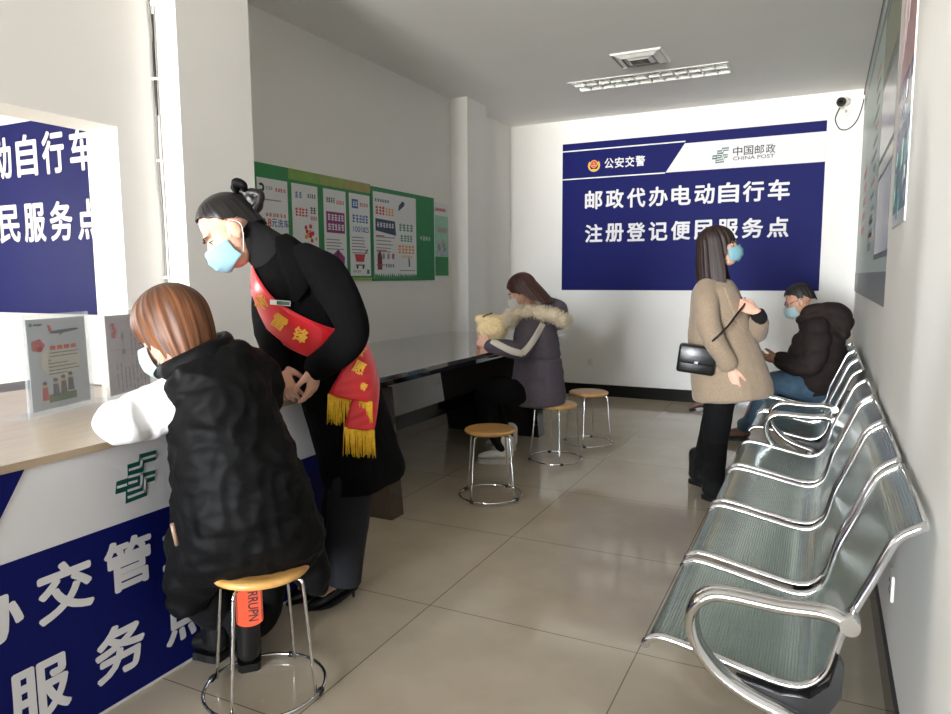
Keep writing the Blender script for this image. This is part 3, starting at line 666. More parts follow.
    bm = bmesh.new(); plate(bm, F, rect(5.885, 6.145, 1.36, 1.54), .006, .0075, 6); plate(bm, F, rect(5.885, 6.145, 1.54, 1.93), .006, .0072, 8); glyphs(bm, F, 5.88, 6.09, 1.97, 2.0, 7, 1); glyphs(bm, F, 5.92, 6.12, 1.77, 1.82, 5, 9)
    for q in range(12): cx, cz = 6.02+R.uniform(-.08, .08), 1.62+R.uniform(-.05, .06); plate(bm, F, [(cx+.03*math.cos(i), cz+.03*math.sin(i)) for i in (0, 1.2, 2.5, 3.8, 5)], .0118-.004, .0085+q*.0001, [9, 5, 10][q % 3])
    obj('print', bm, mats+[mat('print_mint', (150, 196, 178), .5, var=.1), mat('print_rose', (206, 160, 150), .5), mat('print_mist', (176, 184, 204), .5)], t)
posters()
# ------------------------------------------------------------------ board and poster on the right wall
def right_boards():
    t = thing('information_board', 'tall glossy pale green information board on the right wall beyond the pier', 'notice board', (XR-.001, 5.6, 2.0))
    F = basis((0, -5.6, -2.0), (0, -1, 0), (0, 0, 1))
    q = lambda y0, y1, z0, z1: rect(-y1, -y0, z0, z1)
    mB = mat('board_mint', (176, 194, 182), 0.35, var=.03, vscale=3, spec=.25); mG = mat('board_slate', (104, 112, 110), 0.35, spec=.25); mO = mat('board_olive', (104, 112, 52), .2, var=.4, vscale=9)
    bm = bmesh.new(); plate(bm, F, q(3.66, 7.45, 1.195, 3.0), 0, .012); obj('panel', bm, mB, t)
    bm = bmesh.new(); plate(bm, F, q(3.66, 7.45, 1.195, 1.36), .012, .0135); obj('foot_band', bm, mG, t)
    bm = bmesh.new(); plate(bm, F, q(3.66, 7.45, 2.82, 3.0), .012, .0135); hb = obj('head_band', bm, mG, t)
    R = random.Random(9); bm = bmesh.new()
    for k in range(22):
        y = 7.1-.15*k; plate(bm, F, q(y-.10, y, 2.86, 2.95), .0132, .0145)
    obj('head_print', bm, mat('board_pale_print', (150, 158, 154), .4), hb)
    bm = bmesh.new(); plate(bm, F, q(3.70, 4.75, 1.43, 2.79), .012, .0135, 0)
    for k, (z0, z1, mi) in enumerate(((2.42, 2.75, 1), (1.98, 2.36, 2), (1.88, 1.95, 1), (1.46, 1.86, 2))): plate(bm, F, q(3.74, 4.70, z0, z1), .0135, .0145, mi)
    obj('photo_panel', bm, [mG, mO, mat('board_photo', (122, 124, 122), .2, var=.5, vscale=14)], t)
    bm = bmesh.new()
    for k in range(13):
        z = 2.6-.085*k
        plate(bm, F, q(5.05, 5.05+R.uniform(.25, .6), z, z+.03), .012, .0132, 0 if k % 4 else 1)
    for k in range(5): plate(bm, F, q(6.15, 6.6, 2.1-.11*k, 2.16-.11*k), .012, .0132, 1)
    for k in range(3): plate(bm, F, q(5.1, 5.5, 1.5+.09*k, 1.55+.09*k), .012, .0132, 0)
    obj('print', bm, [M_GREY, mat('print_pale_red', (206, 150, 140), .5)], t)
    t = thing('poster', 'tall rose and teal picture poster on the right wall pier, left of bare white wall', 'poster', (XP-.001, 3.1, 2.1))
    F = basis((0, -3.1, -2.1), (0, -1, 0), (0, 0, 1))
    bm = bmesh.new(); plate(bm, F, q(2.86, 3.37, 1.53, 2.85), 0, .004); obj('sheet', bm, M_PAPER, t)
    bm = bmesh.new()
    cols = [(1.53, 1.58, 0), (1.58, 1.80, 1), (1.80, 1.9, 2), (1.9, 2.02, 0), (2.02, 2.08, 3), (2.08, 2.5, 4), (2.5, 2.85, 0)]
    for z0, z1, mi in cols: plate(bm, F, q(2.865, 3.365, z0+.002, z1), .004, .005, mi)
    for k in range(26):
        y = R.uniform(2.9, 3.33); z = R.uniform(1.58, 2.06); s = R.uniform(.01, .04); plate(bm, F, [(-y-s, z-s), (-y+s*.5, z-s*.6), (-y+s, z+s*1.6), (-y-s*.4, z+s)], .005, .0058+k*.00005, [1, 2, 3, 0, 5][k % 5])
    for k in range(7): plate(bm, F, [(-3.36+.07*k, 2.12+.05*k), (-3.345+.07*k, 2.12+.05*k), (-3.30+.07*k, 2.52+.04*k), (-3.33+.07*k, 2.52+.04*k)], .005, .0056, [4, 0][k % 2])
    obj('print', bm, [mat('pic_pearl', (200, 200, 202), .3, var=.1, vscale=12), mat('pic_teal', (72, 112, 112), .3, var=.35, vscale=20), mat('pic_slate', (86, 98, 122), .3, var=.3, vscale=20), mat('pic_plum', (92, 66, 106), .3, var=.2), mat('pic_rose', (186, 140, 142), .3, var=.12, vscale=8), mat('pic_seafoam', (130, 176, 160), .3)], t)
right_boards()

# ------------------------------------------------------------------ small fittings
def outlet(loc, rotz, label):
    t = thing('wall_socket', label, 'socket', loc, rotz)
    bm = bmesh.new(); box(bm, -.043, .043, -.009, 0, -.043, .043, bevel=.003); obj('plate', bm, M_WHTPLASTIC, t)
    bm = bmesh.new()
    for x, z in ((-.012, .014), (.012, .014), (0, -.006), (-.012, -.02), (.012, -.02)): box(bm, x-.002, x+.002, -.0105, -.0088, z-.005, z+.005)
    obj('slots', bm, M_BLKPLASTIC, t)
outlet((-2.352, YB, 0.385), 0, 'white wall socket low on the back wall near the far stool')
outlet((XL, 5.93, 0.34), PI/2, 'white wall socket low on the left wall under the black table')
outlet((XP, 2.533, 0.353), -PI/2, 'white wall socket low on the right wall behind the empty bench')
def louvre_light(cx, cy, label):
    w, d = 1.34, 0.325
    t = thing('ceiling_light', label, 'ceiling light', (cx, cy, ZC))
    bm = bmesh.new()
    for s in (-1, 1): box(bm, -w/2-.012, w/2+.012, s*d/2-.010, s*d/2+.012, -.006, -.0005); box(bm, s*w/2-.010, s*w/2+.012, -d/2, d/2, -.006, -.0005)
    obj('frame', bm, M_WHTPLASTIC, t)
    bm = bmesh.new(); box(bm, -w/2+.004, w/2-.004, -d/2+.004, d/2-.004, .085, .09); obj('reflector', bm, mat('light_reflector', (120, 122, 116), .35, .4), t)
    bm = bmesh.new()
    for k in range(1, 12):
        x = -w/2+w*k/12; box(bm, x-.007, x+.007, -d/2+.010, d/2-.010, -.003, .045)
    box(bm, -w/2+.010, w/2-.010, -.010, .010, -.003, .045)
    for s in (-1, 1): box(bm, -w/2+.008, w/2-.008, s*(d/2-.012)-.005, s*(d/2-.012)+.005, -.002, .045)
    obj('louvre', bm, mat('louvre_white', (240, 241, 236), .3), t)
louvre_light(-1.461, 6.39, 'long recessed ceiling light with silver louvre grid, switched off')
def vent():
    t = thing('ceiling_vent', 'square white air vent in the ceiling above the louvre light', 'vent', (-1.39, 5.79, ZC))
    bm = bmesh.new(); h = .2
    for k, (r0, z0, r1, z1) in enumerate(((h, 0, h-.012, -.014), (h-.02, -.006, h-.075, -.03), (h-.075, -.012, h-.13, -.034))):
        a = [bm.verts.new((sx*r0, sy*r0, z0)) for sx, sy in ((-1, -1), (1, -1), (1, 1), (-1, 1))]; b = [bm.verts.new((sx*r1, sy*r1, z1)) for sx, sy in ((-1, -1), (1, -1), (1, 1), (-1, 1))]
        for i in range(4): bm.faces.new((a[i], a[(i+1) % 4], b[(i+1) % 4], b[i]))
    obj('louvres', bm, M_WHTPLASTIC, t)
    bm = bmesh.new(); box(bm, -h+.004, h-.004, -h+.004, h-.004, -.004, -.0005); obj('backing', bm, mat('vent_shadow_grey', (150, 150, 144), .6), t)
    bm = bmesh.new()
    for k in range(9): box(bm, .03+.011*k, .036+.011*k, -.06-.006*k, .06+.006*k, -.031+.0015*k, -.027+.0015*k)
    obj('grille', bm, mat('vent_grille_dark', (92, 92, 88), .5), t)
vent()
def security_camera():
    t = thing('security_camera', 'small white bullet security camera with black lens high on the back wall', 'security camera', (0.06, YB, 2.93))
    bm = bmesh.new(); lathe(bm, [(.035, 0), (.035, .012), (.02, .016)], 16); bm.transform(Matrix.Translation((.05, -.0, -.06)) @ Matrix.Rotation(PI/2, 4, 'X')); obj('mount', bm, M_WHTPLASTIC, t)
    bm = bmesh.new(); tube(bm, [(.05, -.012, -.06), (.05, -.06, -.05), (.03, -.08, -.01)], .012, 8); obj('arm', bm, M_WHTPLASTIC, t)
    D = Vector((-.30, -1, -.22)).normalized()
    c = Vector((.03, -.09, .02)); bm = bmesh.new(); tube(bm, [c-D*.06, c+D*.10], .036, 16); hs = obj('housing', bm, M_WHTPLASTIC, t)
    bm = bmesh.new(); tube(bm, [c+D*.092, c+D*.115], .041, 16); obj('lens_hood', bm, M_BLKPLASTIC, t)
    bm = bmesh.new(); tube(bm, [c+D*.112, c+D*.118], .017, 12); obj('lens', bm, M_BLKGLOSS, t)
security_camera()
bm = bmesh.new()
tube(bm, smoothpath([(.05, YB-.07, 2.90), (.03, YB-.03, 2.86), (.02, YB-.012, 2.80), (.06, YB-.01, 2.72), (.13, YB-.01, 2.71), (.20, YB-.01, 2.78), (.243, YB-.01, 2.93), (.25, YB-.012, 3.02), (.252, 7.4, 3.05), (.252, 5.5, 3.045), (.252, 3.9, 3.045), (.232, 3.6, 3.045), (.232, 3.0, 3.045)], 8), .005, 6)
tag(obj('camera_cable', bm, M_BLKPLASTIC), 'thin black cable looping from the security camera up along the ceiling edge', 'cable')
bm = bmesh.new(); Xc = -2.752
tube(bm, smoothpath([(Xc, 2.322, 3.05), (Xc-.01, 2.30, 2.85), (Xc, 2.305, 2.6), (Xc, 2.318, 2.4), (Xc, 2.32, 2.2), (Xc, 2.312, 1.9), (Xc, 2.322, 1.6), (Xc, 2.322, 1.2), (Xc, 2.322, .87)], 6), .0045, 6)
tube(bm, smoothpath([(Xc+.006, 2.327, 3.05), (Xc+.004, 2.325, 2.6), (Xc+.004, 2.322, 2.2), (Xc+.008, 2.326, 1.6), (Xc+.008, 2.326, .87)], 6), .004, 6, mi=1)
tube(bm, smoothpath([(Xc+.002, 2.322, 2.52), (Xc+.002, 2.319, 2.3), (Xc+.002, 2.320, 2.08)], 6), .0068, 6, mi=2)
for z in (2.56, 2.24, 1.88, 1.35): box(bm, Xc-.008, Xc+.012, 2.31, 2.333, z-.006, z+.006, 1)
tag(obj('wall_cable', bm, [mat('cable_grey', (120, 120, 118), .5), M_WHTPLASTIC, M_BLKPLASTIC]), 'grey and black cables clipped down the wall corner above the seated customer', 'cable')
# ------------------------------------------------------------------ people: modelling tools
class Frame:
    """upright frame at a spot on the floor: x to the photographer's right, y away, z up"""
    def __init__(s, bx, by):
        s.b = Vector((bx, by, 0)); s.w = s.b.normalized(); s.r = Vector((s.w.y, -s.w.x, 0)); s.rz = math.atan2(s.r.y, s.r.x)
    def P(s, px, py, v=0.0):
        """where the line of sight through a picture point meets the upright plane v metres behind the spot"""
        d = fwd+crt*((px-475.5)/FPX)-cup*((py-357)/FPX); o = Vector((0, 0, CAM_H))
        t = (s.w.dot(s.b)+v)/s.w.dot(d); p = o+d*t-s.b
        return Vector((p.dot(s.r), v, p.z))
def limb(bm, pts, rad, n=6, seg=16, side=None, ends=True, dome=(1, 1)):
    """tapered limb through pts; rad per point, a number or (ra, rb): ra along side, rb across"""
    rr = [(r, r) if not isinstance(r, (tuple, list)) else r for r in rad]
    S = smoothpath([tuple(p)+tuple(r) for p, r in zip(pts, rr)], n)
    P = [Vector(s[:3]) for s in S]; A = [max(1e-3, s[3]) for s in S]; B = [max(1e-3, s[4]) for s in S]
    if ends:                                            # rounded ends
        for e in (0, -1):
            t = (P[0]-P[1] if e == 0 else P[-1]-P[-2]).normalized(); p, a, b = P[e], A[e], B[e]; k = min(a, b)*(dome[0] if e == 0 else dome[1])
            ex = [(p+t*k*math.sin(q), a*math.cos(q), b*math.cos(q)) for q in (.5, 1.0, 1.4)]
            for x in ex:
                if e == 0: P.insert(0, x[0]); A.insert(0, x[1]); B.insert(0, x[2])
                else: P.append(x[0]); A.append(x[1]); B.append(x[2])
    tube(bm, P, A, seg, r2=B, side=side)
def ell(bm, c, r, M=None, seg=20, rings=12):
    g = bmesh.ops.create_uvsphere(bm, u_segments=seg, v_segments=rings, radius=1)
    T = Matrix.Translation(Vector(c)) @ (M.to_4x4() if M is not None else Matrix()) @ Matrix.Diagonal((r[0], r[1], r[2], 1))
    bmesh.ops.transform(bm, matrix=T, verts=g['verts'])
def remesh(bm, voxel, smooth=4, disp=None, fac=0.5):
    """one continuous skin over everything in bm"""
    me = bpy.data.meshes.new('skin'); bmesh.ops.recalc_face_normals(bm, faces=bm.faces[:]); bm.to_mesh(me); bm.free()
    o = bpy.data.objects.new('skin', me); COL.objects.link(o)
    md = o.modifiers.new('r', 'REMESH'); md.mode = 'VOXEL'; md.voxel_size = voxel; md.use_smooth_shade = True
    if smooth:
        sm = o.modifiers.new('s', 'SMOOTH'); sm.factor = fac; sm.iterations = smooth
    dg = bpy.context.evaluated_depsgraph_get(); out = bpy.data.meshes.new_from_object(o.evaluated_get(dg))
    bpy.data.objects.remove(o); bpy.data.meshes.remove(me)
    if disp:
        co = [(v.co.copy(), v.normal.copy()) for v in out.vertices]
        for v, (c, n) in zip(out.vertices, co): v.co = c+n*disp(c, n)
    out.shade_smooth(); out.materials.clear()
    return out
def part(name, me, m, parent, label=None):
    o = link(name, me, m, parent, True)
    if label: o['label'] = label
    return o
def wrinkle(amp, sc, amp2=0, sc2=1, stretch=(1, 1, 1)):
    def f(c, n):
        p = Vector((c.x*stretch[0], c.y*stretch[1], c.z*stretch[2]))
        d = amp*noise.noise(p*sc)
        if amp2: d += amp2*(abs(noise.noise(p*sc2))-.25)
        return d
    return f
class Head:
    def __init__(s, c, face, up, scale=1.0):
        y = Vector(face).normalized(); z = Vector(up); z = (z-y*z.dot(y)).normalized(); x = y.cross(z)
        s.c = Vector(c); s.k = scale
        s.M = Matrix(((x.x, y.x, z.x), (x.y, y.y, z.y), (x.z, y.z, z.z)))
        s.T = Matrix.Translation(s.c) @ s.M.to_4x4() @ Matrix.Scale(scale, 4)
    def p(s, x, y, z): return s.T @ Vector((x, y, z))
    def build(s, bm):
        k = s.k; E = lambda c, r: ell(bm, s.p(*c), [q*k for q in r], s.M)
        E((0, -.014, .036), (.0735, .093, .084)); E((0, .028, -.02), (.065, .062, .083)); E((0, .036, -.082), (.046, .047, .038))
        E((0, .070, .027), (.050, .020, .014)); E((.036, .052, -.035), (.027, .03, .026)); E((-.036, .052, -.035), (.027, .03, .026))
        limb(bm, [s.p(0, .084, .006), s.p(0, .098, -.02), s.p(0, .104, -.036)], [.008*k, .011*k, .0145*k], 3, 10)
        for sx in (-1, 1):
            E((sx*.011, .094, -.04), (.009, .011, .008)); E((sx*.077, -.004, -.012), (.010, .020, .030)); E((sx*.073, .002, -.034), (.008, .011, .014))
        E((0, .086, -.068), (.022, .010, .007)); E((0, .084, -.078), (.020, .010, .008))
    def dent(s, me):
        """eye sockets"""
        for v in me.vertices:
            for sx in (-1, 1):
                q = s.p(sx*.031, .088, .001); d = (v.co-q).length/s.k
                if d < .034: v.co -= s.M @ Vector((0, 1, 0))*(.0075*s.k*(1-d/.034)**1.2)
    def eyes(s, parent, iris=(46, 28, 18), closed=.4):
        for sx in (-1, 1):
            c = s.p(sx*.031, .0705, .0015); bm = bmesh.new(); ell(bm, c, [.0118*s.k]*3, s.M); e = obj('eye', bm, mat('eye_white', (225, 220, 214), .2), parent, True)
            bm = bmesh.new(); ell(bm, s.p(sx*.031, .0805, -.0005), (.0058*s.k, .0025*s.k, .0055*s.k), s.M); obj('iris', bm, mat('iris', iris, .15), e, True)
            bm = bmesh.new(); tube(bm, smoothpath([s.p(sx*(.031-.0145), .0765, .001), s.p(sx*.031, .084, .0055), s.p(sx*(.031+.0155), .0735, .002)], 5), .0019*s.k, 6); obj('eyelash', bm, mat('lash', (22, 17, 16), .6), parent, True)
            bm = bmesh.new(); P = smoothpath([s.p(sx*.013, .091, .0205), s.p(sx*.030, .0915, .026), s.p(sx*.051, .078, .021)], 5); n = len(P)
            tube(bm, P, [.0034*s.k*(1-.6*i/n) for i in range(n)], 6); obj('eyebrow', bm, mat('brow', (48, 36, 32), .8), parent, True)
    def mask(s, parent, m, label=None):
        bm = bmesh.new(); NU, NV = 28, 15
        cy = [(.1135, -.010), (.123, -.030), (.1265, -.050), (.124, -.070), (.112, -.090), (.088, -.110)]
        C = smoothpath(cy, 3); C = [C[round(i*(len(C)-1)/(NV-1))] for i in range(NV)]
        def surf(off):
            rows = []
            for j in range(NV):
                t = j/(NV-1); y0, z0 = C[j]; rw = []
                pl = .0022*math.sin(t*PI*7)
                for i in range(NU):
                    u = -1+2*i/(NU-1); a = abs(u); th = u*PI/2*.92
                    x = .071*math.sin(th)*(1-.10*t*t); yy = .024+(y0-.024+pl*(1-a))*max(0.0, math.cos(th))**.75-(.006*a**4)
                    ze = -.024-.068*t; z = z0+(ze-z0)*a**1.6
                    rw.append(bm.verts.new(s.p(x*(1+off*8), yy+off, z)))
                rows.append(rw)
            return rows
        A, B = surf(0.0035), surf(.001)
        for j in range(NV-1):
            for i in range(NU-1):
                bm.faces.new((A[j][i], A[j][i+1], A[j+1][i+1], A[j+1][i])); bm.faces.new((B[j][i], B[j+1][i], B[j+1][i+1], B[j][i+1]))
        for i in range(NU-1):
            bm.faces.new((A[0][i], B[0][i], B[0][i+1], A[0][i+1])); bm.faces.new((A[-1][i], A[-1][i+1], B[-1][i+1], B[-1][i]))
        for j in range(NV-1):
            bm.faces.new((A[j][0], A[j+1][0], B[j+1][0], B[j][0])); bm.faces.new((A[j][-1], B[j][-1], B[j+1][-1], A[j+1][-1]))
        o = obj('face_mask', bm, m, parent, True)
        if label: o['label'] = label
        bm = bmesh.new()
        for sx in (-1, 1):
            tube(bm, smoothpath([s.p(sx*.0705, .026, -.026), s.p(sx*.0765, .016, -.004), s.p(sx*.084, -.006, .018), s.p(sx*.081, -.028, -.01), s.p(sx*.078, -.012, -.045), s.p(sx*.066, .024, -.088)], 4), .0016*s.k, 6)
        obj('ear_loop', bm, M_WHTPLASTIC, o, True)
    def hair(s, hem, m, parent, out=.018, flare=0.0, flow=(0, 0, 0), seg=120, rows=30, amp=.006, name='hair', vol=(1, 1, 1), taper=0.0, cz=.036, curl=0.0, rag=.008, thick=.016):
        """cap of hair: hem = [(degrees from the face, lowest z)], hanging below the widest line where hem is low"""
        c = Vector((0, -.014, cz)); R = Vector((.0735*vol[0]+out, .093*vol[1]+out, .084*vol[2]+out))
        def hz(deg):
            deg = abs((deg+180) % 360-180)
            for (a, za), (b, zb) in zip(hem, hem[1:]):
                if a <= deg <= b:
                    t = (deg-a)/(b-a); t = t*t*(3-2*t); return za+(zb-za)*t
            return hem[-1][1]
        bm = bmesh.new(); uvl = bm.loops.layers.uv.new('UVMap'); O, I = [], []
        for i in range(seg):
            ph = 360*i/seg; a = math.radians(ph); dx, dy = math.sin(a), math.cos(a)
            g = noise.noise(Vector((dx*9, dy*9, 3)))*.6+noise.noise(Vector((dx*28, dy*28, 7)))*.4
            z1 = hz(ph)+rag*noise.noise(Vector((dx*22, dy*22, 1))); drop = c.z-z1
            co, ci = [], []
            for j in range(rows+1):
                t = j/rows
                if drop <= 0:                             # hem above the widest line
                    th = math.acos(max(-1, min(1, -drop/R.z)))*t; rx = math.sin(th); z = c.z+R.z*math.cos(th); w = t
                else:
                    L0 = R.z*PI/2; d = (L0+drop)*t
                    if d < L0: th = d/R.z; rx = math.sin(th); z = c.z+R.z*math.cos(th)
                    else: q = (d-L0); rx = 1+flare*q-taper*q*q; z = c.z-q
                    w = t
                wob = 1+amp/.09*g*min(1, w*2.5)
                fl = Vector(flow)*max(0, c.z-z)*4
                ce = curl*max(0, t-.8)*5
                th_ = thick*min(1, .25+1.2*min(1, (1-t)*4))
                p = Vector((c.x+dx*R.x*rx*(wob-ce), c.y+dy*R.y*rx*(wob-ce), z))+fl; co.append(bm.verts.new(s.T @ p))
                p = Vector((c.x+dx*max(.0, R.x*rx*wob-th_*rx), c.y+dy*max(0, R.y*rx*wob-th_*rx), z-th_*(1-rx)))+fl; ci.append(bm.verts.new(s.T @ p))
            O.append(co); I.append(ci)
        def q(vs, uv):
            try: f = bm.faces.new(vs)
            except ValueError: return
            f.smooth = True
            for l, u in zip(f.loops, uv): l[uvl].uv = u
        for i in range(seg):
            k = (i+1) % seg
            for j in range(rows):
                uv = ((i/seg, j/rows), ((i+1)/seg, j/rows), ((i+1)/seg, (j+1)/rows), (i/seg, (j+1)/rows))
                q((O[i][j], O[k][j], O[k][j+1], O[i][j+1]), uv); q((I[i][j], I[i][j+1], I[k][j+1], I[k][j]), (uv[0], uv[3], uv[2], uv[1]))
            q((O[i][rows], O[k][rows], I[k][rows], I[i][rows]), ((i/seg, 1),)*4)
        bmesh.ops.remove_doubles(bm, verts=bm.verts[:], dist=1e-6)
        return obj(name, bm, m, parent, True)
    def glasses(s, parent, m, label):
        bm = bmesh.new()
        for sx in (-1, 1):
            ring = [s.p(sx*.033+.023*math.cos(a), .1005-.012*abs(math.cos(a))*(1 if math.cos(a)*sx > 0 else .2), -.001+.018*math.sin(a)) for a in [i*PI/12 for i in range(24)]]
            tube(bm, ring, .0017*s.k, 6, closed=True)
            tube(bm, [s.p(sx*.055, .090, .004), s.p(sx*.075, .05, .008), s.p(sx*.080, -.004, .010), s.p(sx*.078, -.024, -.006)], .0016*s.k, 6)
        tube(bm, [s.p(-.010, .103, .003), s.p(0, .107, .006), s.p(.010, .103, .003)], .0016*s.k, 6)
        o = obj('glasses', bm, m, parent, True); o['label'] = label
def hand(bm, wrist, d, palm, thumb, curl=0.5, k=1.0, spread=.14, curls=None):
    """palm and five unequal bent fingers: d towards the fingertips, palm the way the palm faces, thumb the side of the thumb"""
    d = Vector(d).normalized(); n = Vector(palm); n = (n-d*n.dot(d)).normalized(); t = Vector(thumb); t = (t-d*t.dot(d)-n*t.dot(n)).normalized()
    w = Vector(wrist); K = lambda a, b, c: w+(d*a+t*b+n*c)*k
    limb(bm, [K(-.02, 0, 0), K(.015, 0, 0), K(.05, .002, 0), K(.088, .002, .002)], [(.023*k, .018*k), (.027*k, .017*k), (.038*k, .0155*k), (.039*k, .013*k)], 4, 14, side=t)
    for i, (b, L, r) in enumerate(((.030, .072, .0088), (.010, .080, .0090), (-.011, .074, .0086), (-.030, .058, .0076))):
        c = (curls[i] if curls else curl)*(1+.12*i); p = K(.080, b, .001); dirn = (d+t*(b*spread/.03)).normalized(); pts = [K(.055, b*.9, 0), p]
        a = 0
        for f in (.45, .31, .24):
            a += c*(.75 if f == .45 else .85); p = p+(dirn*math.cos(a)+n*math.sin(a))*L*f*k; pts.append(p)
        limb(bm, pts, [r*k, r*k, r*.98*k, r*.9*k, r*.76*k], 3, 10)
    a = .55; p0 = K(.015, .016, .006); p1 = K(.045, .046, .012); p2 = p1+(d*.8+t*.35+n*.35*(1+curl)).normalized()*.034*k; p3 = p2+(d*.9+t*.05+n*.3*(1+curl)).normalized()*.027*k
    limb(bm, [p0, p1, p2, p3], [.015*k, .0125*k, .0098*k, .0078*k], 4, 10)
def shoe(parent, heel, toe, m, sole, w=.044, h=.075, name='shoe', shaft=0.0, pointed=False, sole_h=.022, heel_h=0.0, label=None, white=False):
    """closed shoe from heel to toe points on the floor, optional boot shaft"""
    heel, toe = Vector(heel), Vector(toe); d = (toe-heel); L = d.length; d.normalize(); s = Vector((-d.y, d.x, 0)).normalized(); up = Vector((0, 0, 1))
    Q = lambda a, b, c: heel+d*a*L+s*b+up*c
    bm = bmesh.new(); tip = .35 if pointed else .75
    limb(bm, [Q(.10, 0, sole_h+heel_h+h*.42), Q(.30, 0, sole_h+heel_h*.8+h*.45), Q(.58, 0, sole_h+heel_h*.25+h*.36), Q(.80, 0, sole_h+h*.27), Q(.93, 0, sole_h+h*.2)],
         [(w*.78, h*.42), (w*.86, h*.46), (w*1.0, h*.36), (w*.92, h*.26), (w*tip, h*.17)], 5, 16, side=s)
    if shaft > 0: limb(bm, [Q(.16, 0, sole_h+h*.4), Q(.17, 0, sole_h+h+shaft*.4), Q(.17, 0, sole_h+h+shaft)], [(w*.85, w*1.05), (w*.92, w*1.1), (w*1.0, w*1.15)], 4, 16, side=s)
    o = part(name, remesh(bm, .0045, 3), m, parent, label)
    bm = bmesh.new(); O = []
    n = 20
    prof = [(.0, .55), (.06, .78), (.2, .86), (.4, .82), (.6, 1.0), (.78, .98), (.92, .7 if not pointed else .45), (1.0, .25)]
    pts = [(a, b) for a, b in prof]+[(a, -b) for a, b in reversed(prof)]
    lo = [bm.verts.new(Q(a, b*w, heel_h*(max(0, 1-a/.45))**.8+.001)) for a, b in pts]; hi = [bm.verts.new(Q(a, b*w, heel_h*(max(0, 1-a/.45))**.8+sole_h)) for a, b in pts]
    bm.faces.new(hi); bm.faces.new(lo[::-1])
    for i in range(len(pts)): bm.faces.new((lo[i], lo[(i+1) % len(pts)], hi[(i+1) % len(pts)], hi[i]))
    obj('sole', bm, sole, o)
    if heel_h > 0:
        bm = bmesh.new(); tube(bm, [Q(.07, 0, .001), Q(.07, 0, heel_h*.6), Q(.10, 0, heel_h+.012)], [.006, .008, .018], 10); obj('heel', bm, m, o, True)
    return o
def surface_point(tree, origin, direction):
    return tree.ray_cast(origin, direction)
def tree_of(me):
    return BVHTree.FromPolygons([v.co.copy() for v in me.vertices], [tuple(p.vertices) for p in me.polygons])
def lay(tree, path, width, off=.006, thick=.004, n=40, m_=8, look=Vector((0, 1, 0)), back=.8, wave=0.0):
    """ribbon laid on a surface: path points with a width, each sample dropped onto the surface along look"""
    S = smoothpath([tuple(p)+(w,) for p, w in zip(path, width)], max(2, n//max(1, len(path)-1))); bm = bmesh.new(); rows = []; N = len(S)
    prev = None
    for i in range(N):
        p = Vector(S[i][:3]); w = S[i][3]; t = (Vector(S[min(i+1, N-1)][:3])-Vector(S[max(i-1, 0)][:3])).normalized(); s = t.cross(look).normalized(); rw = []
        for j in range(m_+1):
            a = -1+2*j/m_; q = p+s*a*w*.5; h = tree.ray_cast(q-look*back, look)
            if h[0] is not None: rw.append(h[0]+h[1]*off if h[1].dot(look) < 0 else h[0]-look*off)
            else: rw.append(None)
        rows.append(rw)
    # fill misses from neighbours, then smooth
    for rw in rows:
        good = [k for k, x in enumerate(rw) if x is not None]
        for k in range(len(rw)):
            if rw[k] is None and good:
                g = min(good, key=lambda z: abs(z-k)); p = rw[g]; rw[k] = p.copy()
    rows = [r for r in rows if all(x is not None for x in r)]
    for _ in range(3):
        R2 = [[x.copy() for x in r] for r in rows]
        for i in range(1, len(rows)-1):
            for j in range(len(rows[i])): rows[i][j] = R2[i][j]*.5+(R2[i-1][j]+R2[i+1][j])*.25
    F_ = [[bm.verts.new(x-look*(thick+wave*math.sin(i*.9+j*1.3))) for j, x in enumerate(r)] for i, r in enumerate(rows)]; B_ = [[bm.verts.new(x) for x in r] for r in rows]
    for i in range(len(rows)-1):
        for j in range(m_):
            bm.faces.new((F_[i][j], F_[i][j+1], F_[i+1][j+1], F_[i+1][j])); bm.faces.new((B_[i][j], B_[i+1][j], B_[i+1][j+1], B_[i][j+1]))
        for j in (0, m_): 
            f = (F_[i][j], F_[i+1][j], B_[i+1][j], B_[i][j]); bm.faces.new(f)
    for r in (0, -1):
        for j in range(m_): bm.faces.new((F_[r][j], F_[r][j+1], B_[r][j+1], B_[r][j]))
    return bm, rows
def fur(bm, me_pts, length, rnd, r=.0016, down=.3):
    """tapered hairs standing on (point, normal) pairs"""
    for p, n in me_pts:
        d = (n+Vector((rnd.uniform(-.6, .6), rnd.uniform(-.6, .6), rnd.uniform(-.6, .6)-down))).normalized(); s = d.orthogonal().normalized(); t = d.cross(s); L = length*rnd.uniform(.6, 1.2)
        m = p+d*L*.55; e = p+d*L+Vector((0, 0, -down*L*.5))
        a = [bm.verts.new(p+(s*math.cos(q)+t*math.sin(q))*r) for q in (0, 2.1, 4.2)]; b = [bm.verts.new(m+(s*math.cos(q)+t*math.sin(q))*r*.7) for q in (0, 2.1, 4.2)]; c = bm.verts.new(e)
        for i in range(3): bm.faces.new((a[i], a[(i+1) % 3], b[(i+1) % 3], b[i])); bm.faces.new((b[i], b[(i+1) % 3], c))
def scatter(me, n, rnd, keep=None):
    ps = list(me.polygons); ar = [p.area for p in ps]; out = []
    for p in rnd.choices(ps, ar, k=n):
        vs = [me.vertices[i].co for i in p.vertices]; w = [rnd.random()+.01 for _ in vs]; q = sum((v*x for v, x in zip(vs, w)), Vector())/sum(w)
        if keep is None or keep(q, p.normal): out.append((q, p.normal.copy()))
    return out
M_SKIN = mat('skin', (226, 176, 152), 0.5, var=.06, vscale=25, spec=.35)
M_SKIN2 = mat('skin_tan', (204, 152, 124), 0.5, var=.06, vscale=25, spec=.35)
